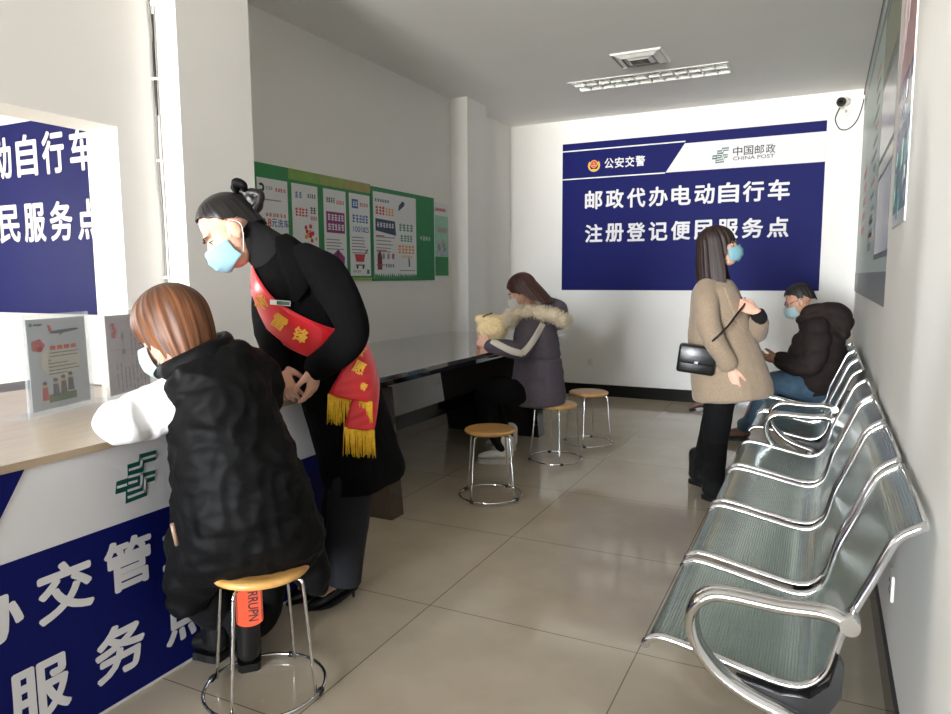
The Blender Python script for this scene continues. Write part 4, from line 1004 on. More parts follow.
M_MASKBLUE = mat('mask_blue', (150, 192, 212), 0.75, bump=.1, bscale=300)
M_MASKTEAL = mat('mask_teal', (118, 164, 176), 0.75, var=.05, vscale=60)
M_MASKPALE = mat('mask_pale', (172, 196, 200), 0.75)
M_BLACKWOOL = mat('black_wool', (9, 8, 9), 0.95, var=.25, vscale=160, bump=.25, bscale=260, spec=.12)
M_BLACKPUFF = mat('black_padded_cloth', (9, 9, 10), 0.62, var=.2, vscale=30, bump=.12, bscale=120, spec=.14)
M_BLACKKNIT = mat('black_knit', (7, 7, 8), 0.95, bump=.5, bscale=220, stretch=(3, 3, .6))
M_NAVYTROUSER = mat('dark_navy_trousers', (10, 11, 21), 0.85, var=.1, vscale=60)
M_BLACKTROUSER = mat('black_trousers', (9, 9, 10), 0.9, var=.15, vscale=60, spec=.2)
M_LEATHER = mat('black_leather', (16, 16, 17), 0.28, bump=.12, bscale=90)
M_WHITEKNIT = mat('white_sweat_cloth', (236, 236, 238), 0.85, bump=.15, bscale=120)
M_SATINRED = mat('red_satin', (214, 20, 34), 0.33, var=.06, vscale=12, sheen=.3)
M_FRINGE = mat('yellow_fringe', (236, 190, 44), 0.5, var=.15, vscale=80)
Frame.Z = lambda s, px, py, z: (lambda d: (lambda p: Vector((p.dot(s.r), p.dot(s.w), z)))(Vector((0, 0, CAM_H))+d*((z-CAM_H)/d.z)-s.b))(fwd+crt*((px-475.5)/FPX)-cup*((py-357)/FPX))
def person(F, label, group=None):
    return thing('person', label, 'person', F.b, F.rz, group)
Y_ = (0, 1, 0)
def torso(bm, F, rows, n=6, seg=24, dome=(.6, .12)):
    """rows (px, py, v, half depth, half width)"""
    limb(bm, [F.P(a, b, v) for a, b, v, d, w in rows], [(d, w) for a, b, v, d, w in rows], n, seg, side=Y_, dome=dome)

# ---- woman in the red sash
def sash_woman():
    F = Frame(-1.80, 2.24); P = F.P
    t = person(F, 'woman in a long black coat and red sash bending over the seated customer')
    hd = Head(P(230, 231, -.02), (-.74, -.22, -.60), (-.62, .02, .78), 1.10)
    nb = P(270, 250, 0)
    wrN, wrF = P(316, 365, -.225), P(276, 366, -.15)
    bm = bmesh.new(); hd.build(bm)
    limb(bm, [P(242, 231, 0), P(253, 242, 0), nb, P(290, 285, 0), P(325, 345, 0), P(345, 410, 0)], [.055, .058, .075, (.13, .09), (.12, .09), (.13, .1)], 5, 18, side=Y_)
    limb(bm, [P(318, 262, -.13), P(352, 325, -.2), wrN], [.045, .042, .027], 5, 12); limb(bm, [P(285, 270, .14), P(270, 325, .09), wrF], [.045, .042, .027], 5, 12)
    hand(bm, wrN, P(312, 398, -.20)-wrN, (-.75, .5, -.2), (-.6, -.7, .1), .28, 1.0)
    hand(bm, wrF, P(292, 398, -.17)-wrF, (.5, .8, -.1), (.8, -.3, .5), .22, 1.0)
    for v, kx, (hx, hy), (tx, ty) in ((-.085, 346, (357, 596), (306, 611)), (.085, 338, (331, 585), (287, 606))):
        a, b = F.Z(hx, hy, 0), F.Z(tx, ty, 0); d = b-a
        limb(bm, [P(350, 420, v), P(kx, 505, v), a+d*.20+Vector((0, 0, .24)), a+d*.22+Vector((0, 0, .13)), a+d*.27+Vector((0, 0, .088)), a+d*.48+Vector((0, 0, .066)), a+d*.66+Vector((0, 0, .045))], [.072, .053, .038, .034, .033, .028, .022], 5, 12)
    me = remesh(bm, .0042, 2); hd.dent(me); part('body', me, M_SKIN, t); hd.eyes(t)
    hd.mask(t, M_MASKBLUE, 'light blue pleated face mask')
    hm = hair_mat('hair_black', (14, 12, 13), (28, 23, 23), .42)
    hr = hd.hair([(0, .096), (40, .086), (62, .060), (80, .030), (98, .016), (125, -.035), (180, -.055)], hm, t, out=.010, amp=.004, vol=(1, 1.0, 1), rag=.006, thick=.007)
    bm = bmesh.new(); c = hd.p(0, -.125, .035); ell(bm, c, [.042*1.1, .034*1.1, .046*1.1], hd.M)
    for k in range(3): limb(bm, [hd.p(.03-.03*k, -.10, .0), hd.p(.035-.035*k, -.155, .03), hd.p(.02-.02*k, -.12, .075)], [.014, .02, .014], 4, 10)
    part('hair_bun', remesh(bm, .005, 2, wrinkle(.003, 60)), hm, t)
    bm = bmesh.new()
    for s in (-1, 1): limb(bm, [hd.p(0, -.105, .085), hd.p(s*.03, -.12, .112), hd.p(s*.052, -.13, .085), hd.p(s*.02, -.125, .07)], [.008, .017, .015, .008], 4, 10)
    part('hair_bow', remesh(bm, .004, 1), M_BLACKPUFF, t)
    # clothes
    bm = bmesh.new(); limb(bm, [P(249, 234, 0), P(259, 243, 0), P(276, 260, 0), P(290, 285, 0)], [.068, .076, (.11, .095), (.13, .10)], 5, 20, side=Y_); part('turtleneck', remesh(bm, .006, 3), M_BLACKKNIT, t)
    rows = [(277, 253, .0, .10, .095), (289, 275, 0, .185, .150), (300, 302, 0, .195, .152), (317, 338, 0, .18, .148), (338, 385, 0, .195, .160), (354, 435, 0, .21, .165), (366, 478, 0, .225, .172)]
    def skirt_cut(me):
        return me
    bm = bmesh.new(); torso(bm, F, rows); core = remesh(bm, .010, 4); tr = tree_of(core); bpy.data.meshes.remove(core)
    bm = bmesh.new(); torso(bm, F, rows)
    limb(bm, [P(308, 262, -.10), P(328, 278, -.175), P(346, 308, -.225), P(353, 332, -.235), P(339, 351, -.25), P(318, 366, -.23)], [.075, .080, .072, .066, .062, .052], 6, 18)
    limb(bm, [P(275, 262, .10), P(272, 285, .17), P(268, 320, .10), P(274, 345, -.06), P(276, 363, -.14)], [.07, .075, .065, .058, .05], 6, 18)
    me = remesh(bm, .0075, 5, lambda c, n: .006*noise.noise(c*7)+.006*(1-2*abs(noise.noise(Vector((c.x*8, c.y*8, c.z*5)))))-.003); co = part('coat', me, M_BLACKWOOL, t)
    look = Vector(Y_)
    # collar and lapels of the coat
    bm, _ = lay(tr, [P(283, 238, 0), P(291, 258, 0), P(300, 280, 0), P(296, 300, 0)], [.05, .085, .08, .02], off=.012, thick=.010, m_=6, n=24); obj('lapel', bm, M_BLACKWOOL, co, True)
    # sash: band across the chest and the two tails below the elbow
    mS = M_SATINRED
    bm, _ = lay(tr, [P(251, 264, 0), P(256, 286, 0), P(271, 310, 0), P(299, 329, 0), P(327, 341, 0), P(352, 345, 0)], [.03, .085, .118, .128, .125, .115], off=.012, thick=.005, wave=.0008); s1 = obj('sash', bm, mS, t, True)
    s1['label'] = 'red satin sash with gold lettering and yellow fringe'
    tails = [([P(361, 333, 0), P(358, 352, 0), P(352, 375, 0), P(347, 391, 0)], [.05, .095, .135, .15], .024), ([P(366, 330, 0), P(366, 365, 0), P(360, 400, 0), P(356, 419, 0)], [.05, .085, .105, .108], .012)]
    R = random.Random(2); ends = []; tail_objs = []
    for pth, wd, off in tails:
        bm, rw = lay(tr, pth, wd, off=off, thick=.005, wave=.002); tail_objs.append(obj('sash_tail', bm, mS, s1, True)); ends.append(rw[-1])
    for e in ends:
        bm = bmesh.new(); a, b = e[0], e[-1]
        for k in range(64):
            q = a.lerp(b, k/63)-look*(.006+.004*R.random()); L = .105*R.uniform(.85, 1.08); dx = R.uniform(-.008, .008)
            tube(bm, [q+Vector((0, 0, .004)), q+Vector((dx*.5, R.uniform(-.004, .002), -L*.5)), q+Vector((dx, R.uniform(-.006, .002), -L))], [.0021, .0019, .0013], 5)
        bm2 = obj('fringe', bm, M_FRINGE, s1, True)
    def glyph(ch, p, ang, size, rib):
        h = rib.ray_cast(p-look*.9, look)
        if h[0] is None: return
        n = h[1] if h[1].y < 0 else -h[1]
        n = (n-look*1.2).normalized()
        u = Vector((math.cos(ang), 0, math.sin(ang))); u = (u-n*u.dot(n)).normalized(); v = n.cross(u)
        M = Matrix(((u.x, v.x, n.x, 0), (u.y, v.y, n.y, 0), (u.z, v.z, n.z, 0), (0, 0, 0, 1))); M.translation = h[0]+n*.005-look*.004
        bm = bmesh.new(); merge(bm, text_mesh(ch, size, size, .03, .002), M); me = bpy.data.meshes.new('lettering'); bm.to_mesh(me); bm.free(); link('lettering', me, M_GOLD, s1)
    rib = tree_of(s1.data); rib2 = tree_of(tail_objs[0].data)
    for ch, x, y, an in (('学', 265, 301, -.75), ('雷', 282, 319, -.6), ('锋', 302, 331, -.45)): glyph(ch, P(x, y, 0), an, .056, rib)
    for ch, x, y, an, sz in (('志', 357, 346, -.55, .05), ('愿', 356, 362, -.5, .05), ('者', 360, 379, -.5, .03)): glyph(ch, P(x, y, 0), an, sz, rib2)
    # name badge
    h = tr.ray_cast(P(283, 301, 0)-look*.8, look); c = h[0]-look*.03
    bm = bmesh.new(); box(bm, -.036, .036, -.003, .003, -.009, .009); bm.transform(Matrix.Translation(c) @ Matrix.Rotation(.1, 4, 'Y')); nb_ = obj('name_badge', bm, M_WHTPLASTIC, t)
    bm = bmesh.new(); box(bm, -.012, .034, -.0036, -.003, -.007, .007); bm.transform(Matrix.Translation(c) @ Matrix.Rotation(.1, 4, 'Y')); obj('badge_print', bm, mat('badge_green', (70, 96, 80), .4), nb_)
    # trousers and court shoes
    bm = bmesh.new()
    for v, dx in ((-.085, 0), (.085, -12)):
        limb(bm, [P(355+dx*.3, 440, v), P(350+dx*.6, 500, v), P(346+dx, 545, v), P(343+dx, 582, v)], [.098, .090, .080, (.078, .080)], 5, 18, dome=(1, .05))
    part('trousers', remesh(bm, .0075, 4, wrinkle(.005, 9, .003, 20, (1, 1, .5))), M_NAVYTROUSER, t)
    for (hx, hy), (tx, ty) in (((357, 596), (306, 611)), ((331, 585), (287, 606))):
        a, b = F.Z(hx, hy, 0), F.Z(tx, ty, 0)
        sh = shoe(t, a, b, M_LEATHER, M_BLKPLASTIC, .036, .062, 'court_shoe', pointed=True, sole_h=.008, heel_h=.045)

sash_woman()

# ---- customer in the black padded vest
def vest_customer():
    F = Frame(-1.586, 1.64); P = F.P
    t = person(F, 'customer with auburn bowl-cut hair in a black padded vest writing at the counter')
    hd = Head(P(172, 333, .10), (-.70, .58, -.42), (-.28, .30, .91), 1.06)
    el = F.Z(118, 424, .925); wr = el+Vector((.02, .30, .015))
    eR = P(250, 400, .36); wR = F.Z(225, 372, .90)+Vector((0, .0, 0))
    wR = el+Vector((.26, .34, .0))
    bm = bmesh.new(); hd.build(bm)
    limb(bm, [P(186, 346, .08), P(194, 360, .08), P(207, 385, .06), P(224, 440, .05), P(240, 500, .05), P(248, 535, .06)], [.052, .056, (.13, .10), (.13, .11), (.12, .12), (.09, .10)], 5, 18, side=Y_, dome=(1, .2))
    armL = [P(205, 392, .02), P(172, 404, -.0), P(140, 417, .02), el+Vector((.02, -.0, -.0)), el+Vector((-.012, .05, .0)), el+Vector((.0, .17, -.003)), wr]
    limb(bm, armL, [.045, .045, .042, .036, .034, .033, .026], 5, 12); limb(bm, [P(245, 388, .14), eR, wR], [.045, .038, .027], 5, 12)
    hand(bm, wr, (.25, 1, -.05), (.2, 0, -1), (.9, -.2, .2), .5, .95); hand(bm, wR, (-.75, .6, -.1), (0, .2, -1), (-.6, -.5, .2), .6, .95)
    kL, kR = P(196, 545, .16), P(262, 560, .28)
    fL, fR = F.Z(222, 652, 0), F.Z(247, 664, 0)
    limb(bm, [P(240, 560, .06), P(205, 552, .10), kL, P(206, 590, .19), fL+Vector((.0, 0, .12))], [.07, .06, .05, .045, .034], 5, 12); limb(bm, [P(262, 558, .07), kR, P(258, 610, .26), fR+Vector((0, 0, .12))], [.07, .05, .042, .034], 5, 12)
    me = remesh(bm, .0045, 2); hd.dent(me); part('body', me, M_SKIN, t); hd.eyes(t)
    hd.mask(t, M_MASKPALE)
    hm = hair_mat('hair_auburn', (66, 38, 21), (134, 82, 46), .5, (40, 25, 18))
    hd.hair([(0, .035), (35, .022), (64, -.02), (84, -.042), (100, -.082), (125, -.125), (180, -.140)], hm, t, out=.025, amp=.010, vol=(1.0, 1.0, 1.0), flare=.2, taper=12, curl=.06, rag=.024)
    # white sleeves
    bm = bmesh.new(); limb(bm, armL, [.085, .082, .076, .064, .062, .056, .046], 6, 20)
    limb(bm, [P(245, 388, .12), P(256, 384, .17), eR, eR+Vector((-.1, .1, .05)), wR], [.072, .07, .064, .06, .05], 6, 18)
    limb(bm, [P(205, 380, .06), P(230, 440, .04), P(244, 510, .04)], [(.13, .12), (.14, .14), (.12, .13)], 5, 18, side=Y_, dome=(1, .2))
    part('white_shirt', remesh(bm, .006, 4, lambda c, n: .004*noise.noise(c*9)+.006*(1-2*abs(noise.noise(Vector((c.x*16, c.y*9, c.z*11)))))-.003), M_WHITEKNIT, t)
    # vest with a stand collar, padded in soft rolls
    rows = [(212, 372, .07, .13, .11), (216, 386, .06, .185, .15), (221, 410, .05, .195, .168), (228, 440, .05, .20, .180), (238, 480, .03, .205, .20), (246, 520, .02, .19, .226), (250, 546, .045, .155, .242), (251, 560, .055, .135, .225)]
    bm = bmesh.new(); torso(bm, F, rows, 6, 30)
    limb(bm, [P(184, 392, -.05), P(205, 376, -.02), P(232, 372, .05), P(258, 378, .13), P(266, 396, .15)], [.055, .085, .095, .08, .06], 5, 18)
    limb(bm, [P(225, 545, .08), P(198, 568, .08), P(188, 596, .10)], [.12, .10, .065], 5, 18)
    limb(bm, [P(275, 545, .08), P(304, 560, .10), P(318, 584, .12)], [.10, .075, .04], 5, 18)
    ax = (P(212, 378, .06), P(254, 578, .02)); dv = (ax[1]-ax[0]); L = dv.length; dv.normalize()
    def pad(c, n):
        s = (c-ax[0]).dot(dv)/L
        w = noise.noise(c*4.2)*.12
        q = abs(math.sin((s+w)*PI*4.2))
        rd = lambda p: 1-2*abs(noise.noise(p))
        return .008*(q**.6-.7)+.008*noise.noise(c*6)+.008*rd(Vector((c.x*7, c.y*7, c.z*15)))+.0055*rd(Vector((c.x*19+3, c.y*19, c.z*12)))-.004
    part('padded_vest', remesh(bm, .0085, 4, pad), M_BLACKPUFF, t)
    bm = bmesh.new(); cen = hd.c; ring = []
    cpts = [P(167, 372, -.02), P(186, 362, -.05), P(212, 350, -.035), P(228, 343, .05), P(222, 340, .15), P(196, 352, .21), P(172, 366, .16), P(164, 373, .06)]
    S = smoothpath(cpts+[cpts[0]], 5)[:-1]
    tube(bm, S, .030, 12, closed=True, r2=.020, side=(-.3, .2, 1)); 
    S2 = [Vector(p)+Vector((.022, -.005, -.042)) for p in S]; tube(bm, S2, .034, 12, closed=True, r2=.028, side=(-.3, .2, 1))
    part('collar', remesh(bm, .006, 3, wrinkle(.004, 14)), M_BLACKPUFF, t)
    bm = bmesh.new(); tube(bm, [P(172, 524, -.215), P(177, 545, -.20)], .006, 8); o = obj('zip_pull', bm, mat('zip_tan', (150, 124, 104), .4), t)
    # wide black trousers and boots
    bm = bmesh.new()
    limb(bm, [P(240, 555, .08), P(205, 552, .10), kL, P(206, 590, .19), fL+Vector((.0, 0, .15))], [.10, .11, .10, .09, .072], 6, 20); limb(bm, [P(262, 555, .10), kR, P(258, 610, .26), fR+Vector((0, 0, .16))], [.10, .095, .082, .068], 6, 20)
    part('trousers', remesh(bm, .008, 4, wrinkle(.007, 8, .004, 17)), M_BLACKTROUSER, t)
    for f, w in ((fL, 1), (fR, 1)): shoe(t, f+Vector((.01, -.06, 0)), f+Vector((.0, .17, 0)) if f is fR else f+Vector((-.16, .08, 0)), M_LEATHER, M_BLKPLASTIC, .047, .085, 'boot', shaft=.07, sole_h=.028)
    # orange strap hanging under the seat with black lettering
    c = P(249, 601, .03); F2 = Matrix.Translation(c) @ Matrix.Rotation(PI/2, 4, 'X')
    w, h = .042, .085; pts = [(-w, h), (-w, -h*.75)]+[(w*-math.cos(a), -h*.75-w*.55*math.sin(a)) for a in [i*PI/10 for i in range(1, 10)]]+[(w, -h*.75), (w, h)]
    bm = bmesh.new(); plate(bm, F2, pts, -.003, .003); st_ = obj('orange_strap', bm, mat('strap_orange', (212, 74, 40), .55, var=.08, vscale=40), t); st_['label'] = 'orange strap with black lettering'
    bm = bmesh.new(); plate(bm, F2, rect(-w*.98, -w*.86, -h*.8, h), .003, .0036); plate(bm, F2, rect(w*.86, w*.98, -h*.8, h), .003, .0036); obj('strap_edging', bm, mat('strap_brown', (120, 52, 34), .6), st_)
    bm = bmesh.new(); merge(bm, text_mesh('TURRUPN', .145, .032, .02, .001), F2 @ Matrix.Translation((.012, .004, .003)) @ Matrix.Rotation(-PI/2, 4, 'Z')); me = bpy.data.meshes.new('lettering'); bm.to_mesh(me); bm.free(); link('lettering', me, M_INK, st_)
vest_customer()

# ---- person in the fur-hooded parka at the black table
def parka_girl():
    F = Frame(-1.72, 4.79); P = F.P
    t = person(F, 'person in a grey parka with cream fur hood sitting at the black table')
    hd = Head(P(522, 292, .0), (-.88, .22, -.42), (-.36, .06, .93), 1.0)
    wr = P(490, 346, -.15); wr2 = P(492, 345, .22)
    bm = bmesh.new(); hd.build(bm)
    limb(bm, [P(526, 300, .01), P(530, 308, .01), P(535, 322, .01), P(540, 350, .0), P(541, 384, .0)], [.05, .055, (.12, .10), (.12, .10), (.11, .11)], 5, 16, side=Y_, dome=(1, .2))
    limb(bm, [P(530, 326, -.14), P(523, 352, -.22), wr], [.045, .04, .027], 5, 12); limb(bm, [P(530, 326, .15), P(522, 350, .22), wr2], [.045, .04, .027], 5, 12)
    hand(bm, wr, (-.8, .2, .35), (.3, .9, .1), (.2, .2, 1), .55, .95); hand(bm, wr2, (-1, -.2, .1), (.0, -.9, -.3), (.2, -.2, 1), .5, .95)
    kn, kf = P(488, 392, -.05), P(492, 388, .12); f1, f2 = F.Z(503, 463, 0), F.Z(508, 450, 0)
    legs = ([P(540, 396, -.04), P(515, 393, -.10), kn, P(490, 420, -.06), f1+Vector((0, 0, .12))], [P(540, 396, .06), P(515, 391, .12), kf, P(497, 420, .11), f2+Vector((0, 0, .12))])
    for L_ in legs: limb(bm, L_, [.06, .058, .045, .042, .032], 6, 12)
    me = remesh(bm, .0046, 2); hd.dent(me); part('body', me, M_SKIN, t); hd.eyes(t)
    hd.mask(t, mat('mask_white', (226, 226, 224), .75))
    hm = hair_mat('hair_dark_brown', (38, 20, 18), (92, 52, 42), .5)
    hd.hair([(0, .075), (30, .065), (62, .01), (85, -.02), (105, -.10), (135, -.155), (180, -.165)], hm, t, out=.018, amp=.004, flare=1.2, taper=2, rag=.01, flow=(0, -.06, 0))
    mP = mat('parka_grey', (88, 80, 90), .75, var=.08, vscale=40, bump=.12, bscale=160); mF = mat('cream_fur', (236, 222, 196), .9, var=.12, vscale=60, sheen=.3)
    bm = bmesh.new(); torso(bm, F, [(531, 314, .01, .10, .09), (534, 326, .0, .185, .145), (536, 342, 0, .19, .165), (538, 362, 0, .18, .175), (538, 384, 0, .195, .195), (538, 402, 0, .21, .205)], 6, 26)
    limb(bm, [P(530, 324, -.13), P(527, 338, -.20), P(521, 350, -.235), P(505, 348, -.21), P(491, 346, -.16)], [.078, .078, .072, .062, .052], 6, 18)
    limb(bm, [P(530, 324, .13), P(526, 338, .2), P(520, 350, .23), P(504, 348, .24), P(493, 346, .22)], [.078, .078, .072, .062, .052], 6, 18)
    limb(bm, [P(548, 304, .02), P(556, 311, .02), P(560, 322, .02)], [.055, .085, .06], 5, 16)     # hood bag
    ax = P(538, 357, 0).z
    me = remesh(bm, .0075, 4, lambda c, n: .006*noise.noise(c*9)+.005*noise.noise(Vector((c.x*9, c.y*9, c.z*26)))-.010*math.exp(-((c.z-ax)/.012)**2))
    jk = part('parka', me, mP, t); tr = tree_of(me)
    bm, _ = lay(tr, [P(543, 322, 0), P(537, 333, 0), P(530, 343, 0), P(524, 349, 0)], [.042]*4, off=.004, thick=.003, m_=5, n=18); obj('sleeve_stripe', bm, mat('stripe_cream', (226, 220, 208), .7), jk, True)
    bm, _ = lay(tr, [P(525, 349, 0), P(515, 347, 0), P(505, 343, 0), P(494, 338, 0)], [.042, .045, .042, .04], off=.004, thick=.003, m_=5, n=18); obj('sleeve_stripe', bm, MATS['stripe_cream'], jk, True)
    R = random.Random(4)
    bm = bmesh.new(); ring = [P(511, 322, -.06), P(519, 313, -.14), P(534, 312, -.17), P(550, 314, -.15), P(562, 319, -.06), P(563, 320, .08), P(548, 311, .17), P(528, 306, .15), P(514, 312, .06)]
    S = [Vector(q) for q in smoothpath(ring+[ring[0]], 5)[:-1]]; tube(bm, S, [.042+.006*math.sin(i*1.7) for i in range(len(S))], 12, closed=True)
    me = remesh(bm, .009, 2, wrinkle(.008, 22)); fr = part('fur_trim', me, mF, t, 'cream fur trim around the hood')
    pts = scatter(me, 3600, R); bm = bmesh.new(); fur(bm, pts, .030, R, .0016); o = obj('fur_hair', bm, mF, fr, True)
    bm = bmesh.new()
    for L_ in legs: limb(bm, L_, [.105, .10, .084, .07, .054], 6, 18)
    part('trousers', remesh(bm, .008, 3, wrinkle(.005, 10)), M_BLACKTROUSER, t)
    mW = mat('white_leather', (240, 238, 232), .5, var=.05, vscale=20)
    shoe(t, f1+Vector((.065, -.005, 0)), f1+Vector((-.185, .0, 0)), mW, mat('white_rubber', (214, 210, 202), .6), .050, .085, 'sneaker', shaft=.05, sole_h=.034); shoe(t, f2+Vector((.06, -.005, 0)), f2+Vector((-.18, .02, 0)), mW, MATS['white_rubber'], .050, .085, 'sneaker', shaft=.05, sole_h=.034)
    # plush bag on the table
    R = random.Random(8); c = F.Z(492, 343, .815)+Vector((-.01, .16, 0)); g = Vector(F.b)+F.r*c.x+F.w*c.y
    b = thing('plush_bag', 'cream plush fur bag on the black table in front of the parka wearer', 'bag', (g.x, g.y, .815), F.rz)
    bm = bmesh.new(); ell(bm, (0, 0, .10), (.125, .10, .098)); ell(bm, (.02, 0, .15), (.10, .085, .065)); ell(bm, (-.095, -.01, .185), (.04, .04, .038)); ell(bm, (.085, 0, .185), (.042, .04, .036)); ell(bm, (-.02, 0, .19), (.07, .06, .035))
    me = remesh(bm, .009, 3, wrinkle(.010, 14)); mB = mat('plush_cream', (232, 208, 158), .95, var=.12, vscale=50, sheen=.3); bo = part('pouch', me, mB, b)
    pts = scatter(me, 2200, R, lambda q, n: q.z > .02); bm = bmesh.new(); fur(bm, pts, .016, R, .0018); obj('pile', bm, mB, bo, True)
    bm = bmesh.new(); tube(bm, smoothpath([(-.07, -.06, .205), (-.045, -.075, .222), (-.015, -.07, .23), (0, -.05, .235)], 4), .006, 8); obj('handle', bm, mat('bag_brown', (84, 58, 46), .6), b, True)
parka_girl()

# ---- woman standing in the beige coat
def coat_woman():
    F = Frame(-.585, 4.50); P = F.P
    t = person(F, 'woman with glasses standing in a beige coat and black trousers, looking up')
    hd = Head(P(719, 248, 0), (.92, .05, .26), (-.26, .0, .96), 1.0)
    wr, wl = P(731, 368, -.20), P(757, 312, -.13)
    bm = bmesh.new(); hd.build(bm)
    limb(bm, [P(713, 258, 0), P(713, 270, 0), P(714, 282, .0), P(718, 320, 0), P(722, 385, 0)], [.05, .054, (.12, .08), (.12, .08), (.13, .1)], 5, 16, side=Y_)
    limb(bm, [P(708, 294, -.15), P(713, 340, -.21), wr], [.042, .036, .025], 5, 12); limb(bm, [P(718, 294, .15), P(746, 338, .14), wl], [.042, .036, .025], 5, 12)
    hand(bm, wr, (.15, -.05, -1), (.3, .9, 0), (.9, -.2, 0), .35, 1.0); hand(bm, wl, (-.85, -.15, .40), (-.3, .8, -.3), (-.2, -.2, .9), .75, 1.0)
    legs = ([P(722, 388, -.08), P(717, 420, -.08), P(715, 450, -.07), F.Z(713, 488, .18)], [P(724, 388, .08), P(716, 420, .08), P(708, 446, .08), F.Z(702, 474, .18)])
    for L_ in legs: limb(bm, L_, [.07, .058, .045, .034], 5, 12)
    me = remesh(bm, .0046, 2); hd.dent(me); part('body', me, M_SKIN, t); hd.eyes(t)
    hd.mask(t, M_MASKTEAL, 'teal blue face mask'); hd.glasses(t, mat('gold_wire', (226, 190, 130), .2, 1.0), 'gold rimmed glasses')
    hm = hair_mat('hair_brown_black', (30, 18, 16), (48, 31, 27), .55)
    hd.hair([(0, .030), (38, .026), (58, .0), (70, -.07), (82, -.215), (110, -.26), (180, -.305)], hm, t, out=.021, amp=.012, flare=1.5, taper=2.0, rag=.034, flow=(0, -.03, 0))
    mC = mat('beige_wool', (150, 131, 110), .9, var=.14, vscale=120, bump=.25, bscale=240, sheen=.2)
    bm = bmesh.new(); limb(bm, [P(716, 268, 0), P(716, 280, 0), P(718, 296, 0)], [.068, .085, (.14, .09)], 4, 18, side=Y_); part('turtleneck', remesh(bm, .006, 3), M_BLACKKNIT, t)
    rows = [(712, 279, 0, .09, .085), (714, 291, 0, .185, .135), (717, 312, 0, .19, .165), (720, 338, 0, .185, .19), (726, 362, 0, .20, .215), (732, 388, 0, .215, .235), (733, 396, 0, .215, .235)]
    bm = bmesh.new(); torso(bm, F, rows, 6, 28)
    limb(bm, [P(707, 290, -.11), P(706, 304, -.19), P(709, 325, -.235), P(716, 344, -.245), P(727, 362, -.215)], [.070, .074, .069, .064, .056], 6, 18)
    limb(bm, [P(718, 290, .12), P(736, 308, .19), P(754, 332, .08), P(759, 325, -.05), P(759, 319, -.10)], [.07, .072, .064, .058, .05], 6, 18)
    slit = P(722, 392, 0).x; hz = P(733, 386, 0).z
    me = remesh(bm, .0075, 4, lambda c, n: .007*noise.noise(Vector((c.x*7, c.y*7, c.z*4)))+.003*noise.noise(c*18))
    co = part('coat', me, mC, t); tr = tree_of(me)
    bm, _ = lay(tr, [P(727, 286, 0), P(734, 300, 0), P(741, 318, 0), P(745, 330, 0)], [.05, .075, .07, .02], off=.006, thick=.008, m_=5, n=20); obj('lapel', bm, mC, co, True)
    bm = bmesh.new(); limb(bm, [P(727, 361, -.213), P(730.5, 367.5, -.2)], [.048, .042], 4, 14, dome=(1, .2)); part('sweater_cuff', remesh(bm, .006, 2), M_BLACKKNIT, t)
    bm = bmesh.new(); limb(bm, [P(759.5, 318, -.11), P(757, 312.5, -.128)], [.046, .042], 4, 14, dome=(1, .2)); part('sweater_cuff', remesh(bm, .006, 2), M_BLACKKNIT, t)
    bm = bmesh.new()
    for L_ in legs: limb(bm, L_, [.090, .086, .071, .058], 5, 18)
    part('trousers', remesh(bm, .008, 3, wrinkle(.004, 10)), M_BLACKTROUSER, t)
    f1, f2 = F.Z(714, 501, 0), F.Z(700, 485, 0)
    for f in (f1, f2): shoe(t, f+Vector((-.06, .05, 0)), f+Vector((.12, -.10, 0)), M_LEATHER, M_BLKPLASTIC, .044, .08, 'ankle_boot', shaft=.09, sole_h=.03)
    # shoulder bag
    c = P(695, 359, -.20); g = Vector(F.b)+F.r*c.x+F.w*c.y
    b = thing('shoulder_bag', 'small black quilted shoulder bag hanging behind the beige coat', 'bag', (g.x, g.y, c.z-.085), F.rz)
    bm = bmesh.new(); box(bm, -.108, .108, -.04, .04, 0, .15, bevel=.016); bm.transform(Matrix.Rotation(.12, 4, 'Y')); obj('pouch', bm, M_LEATHER, b, True)
    bm = bmesh.new(); box(bm, -.108, .108, -.048, .044, .055, .168, bevel=.014); bm.transform(Matrix.Rotation(.12, 4, 'Y')); fl = obj('flap', bm, mat('quilted_leather', (22, 22, 24), .3, bump=.3, bscale=40), b, True)
    bm = bmesh.new(); box(bm, -.012, .012, -.056, -.047, .06, .078, bevel=.002); bm.transform(Matrix.Rotation(.12, 4, 'Y')); obj('clasp', bm, M_CHROME, b)
    bm = bmesh.new(); loc = lambda v: Vector((v.x-c.x, v.y-c.y, v.z-c.z+.085))
    path = [P(705, 347, -.235), P(716, 338, -.325), P(728, 326, -.30), P(737, 314, -.25), P(744, 305, -.16), P(745, 298, -.05)]
    tube(bm, [loc(Vector(q)) for q in smoothpath(path, 8)], .0065, 8); obj('strap', bm, M_BLKPLASTIC, b, True)
coat_woman()

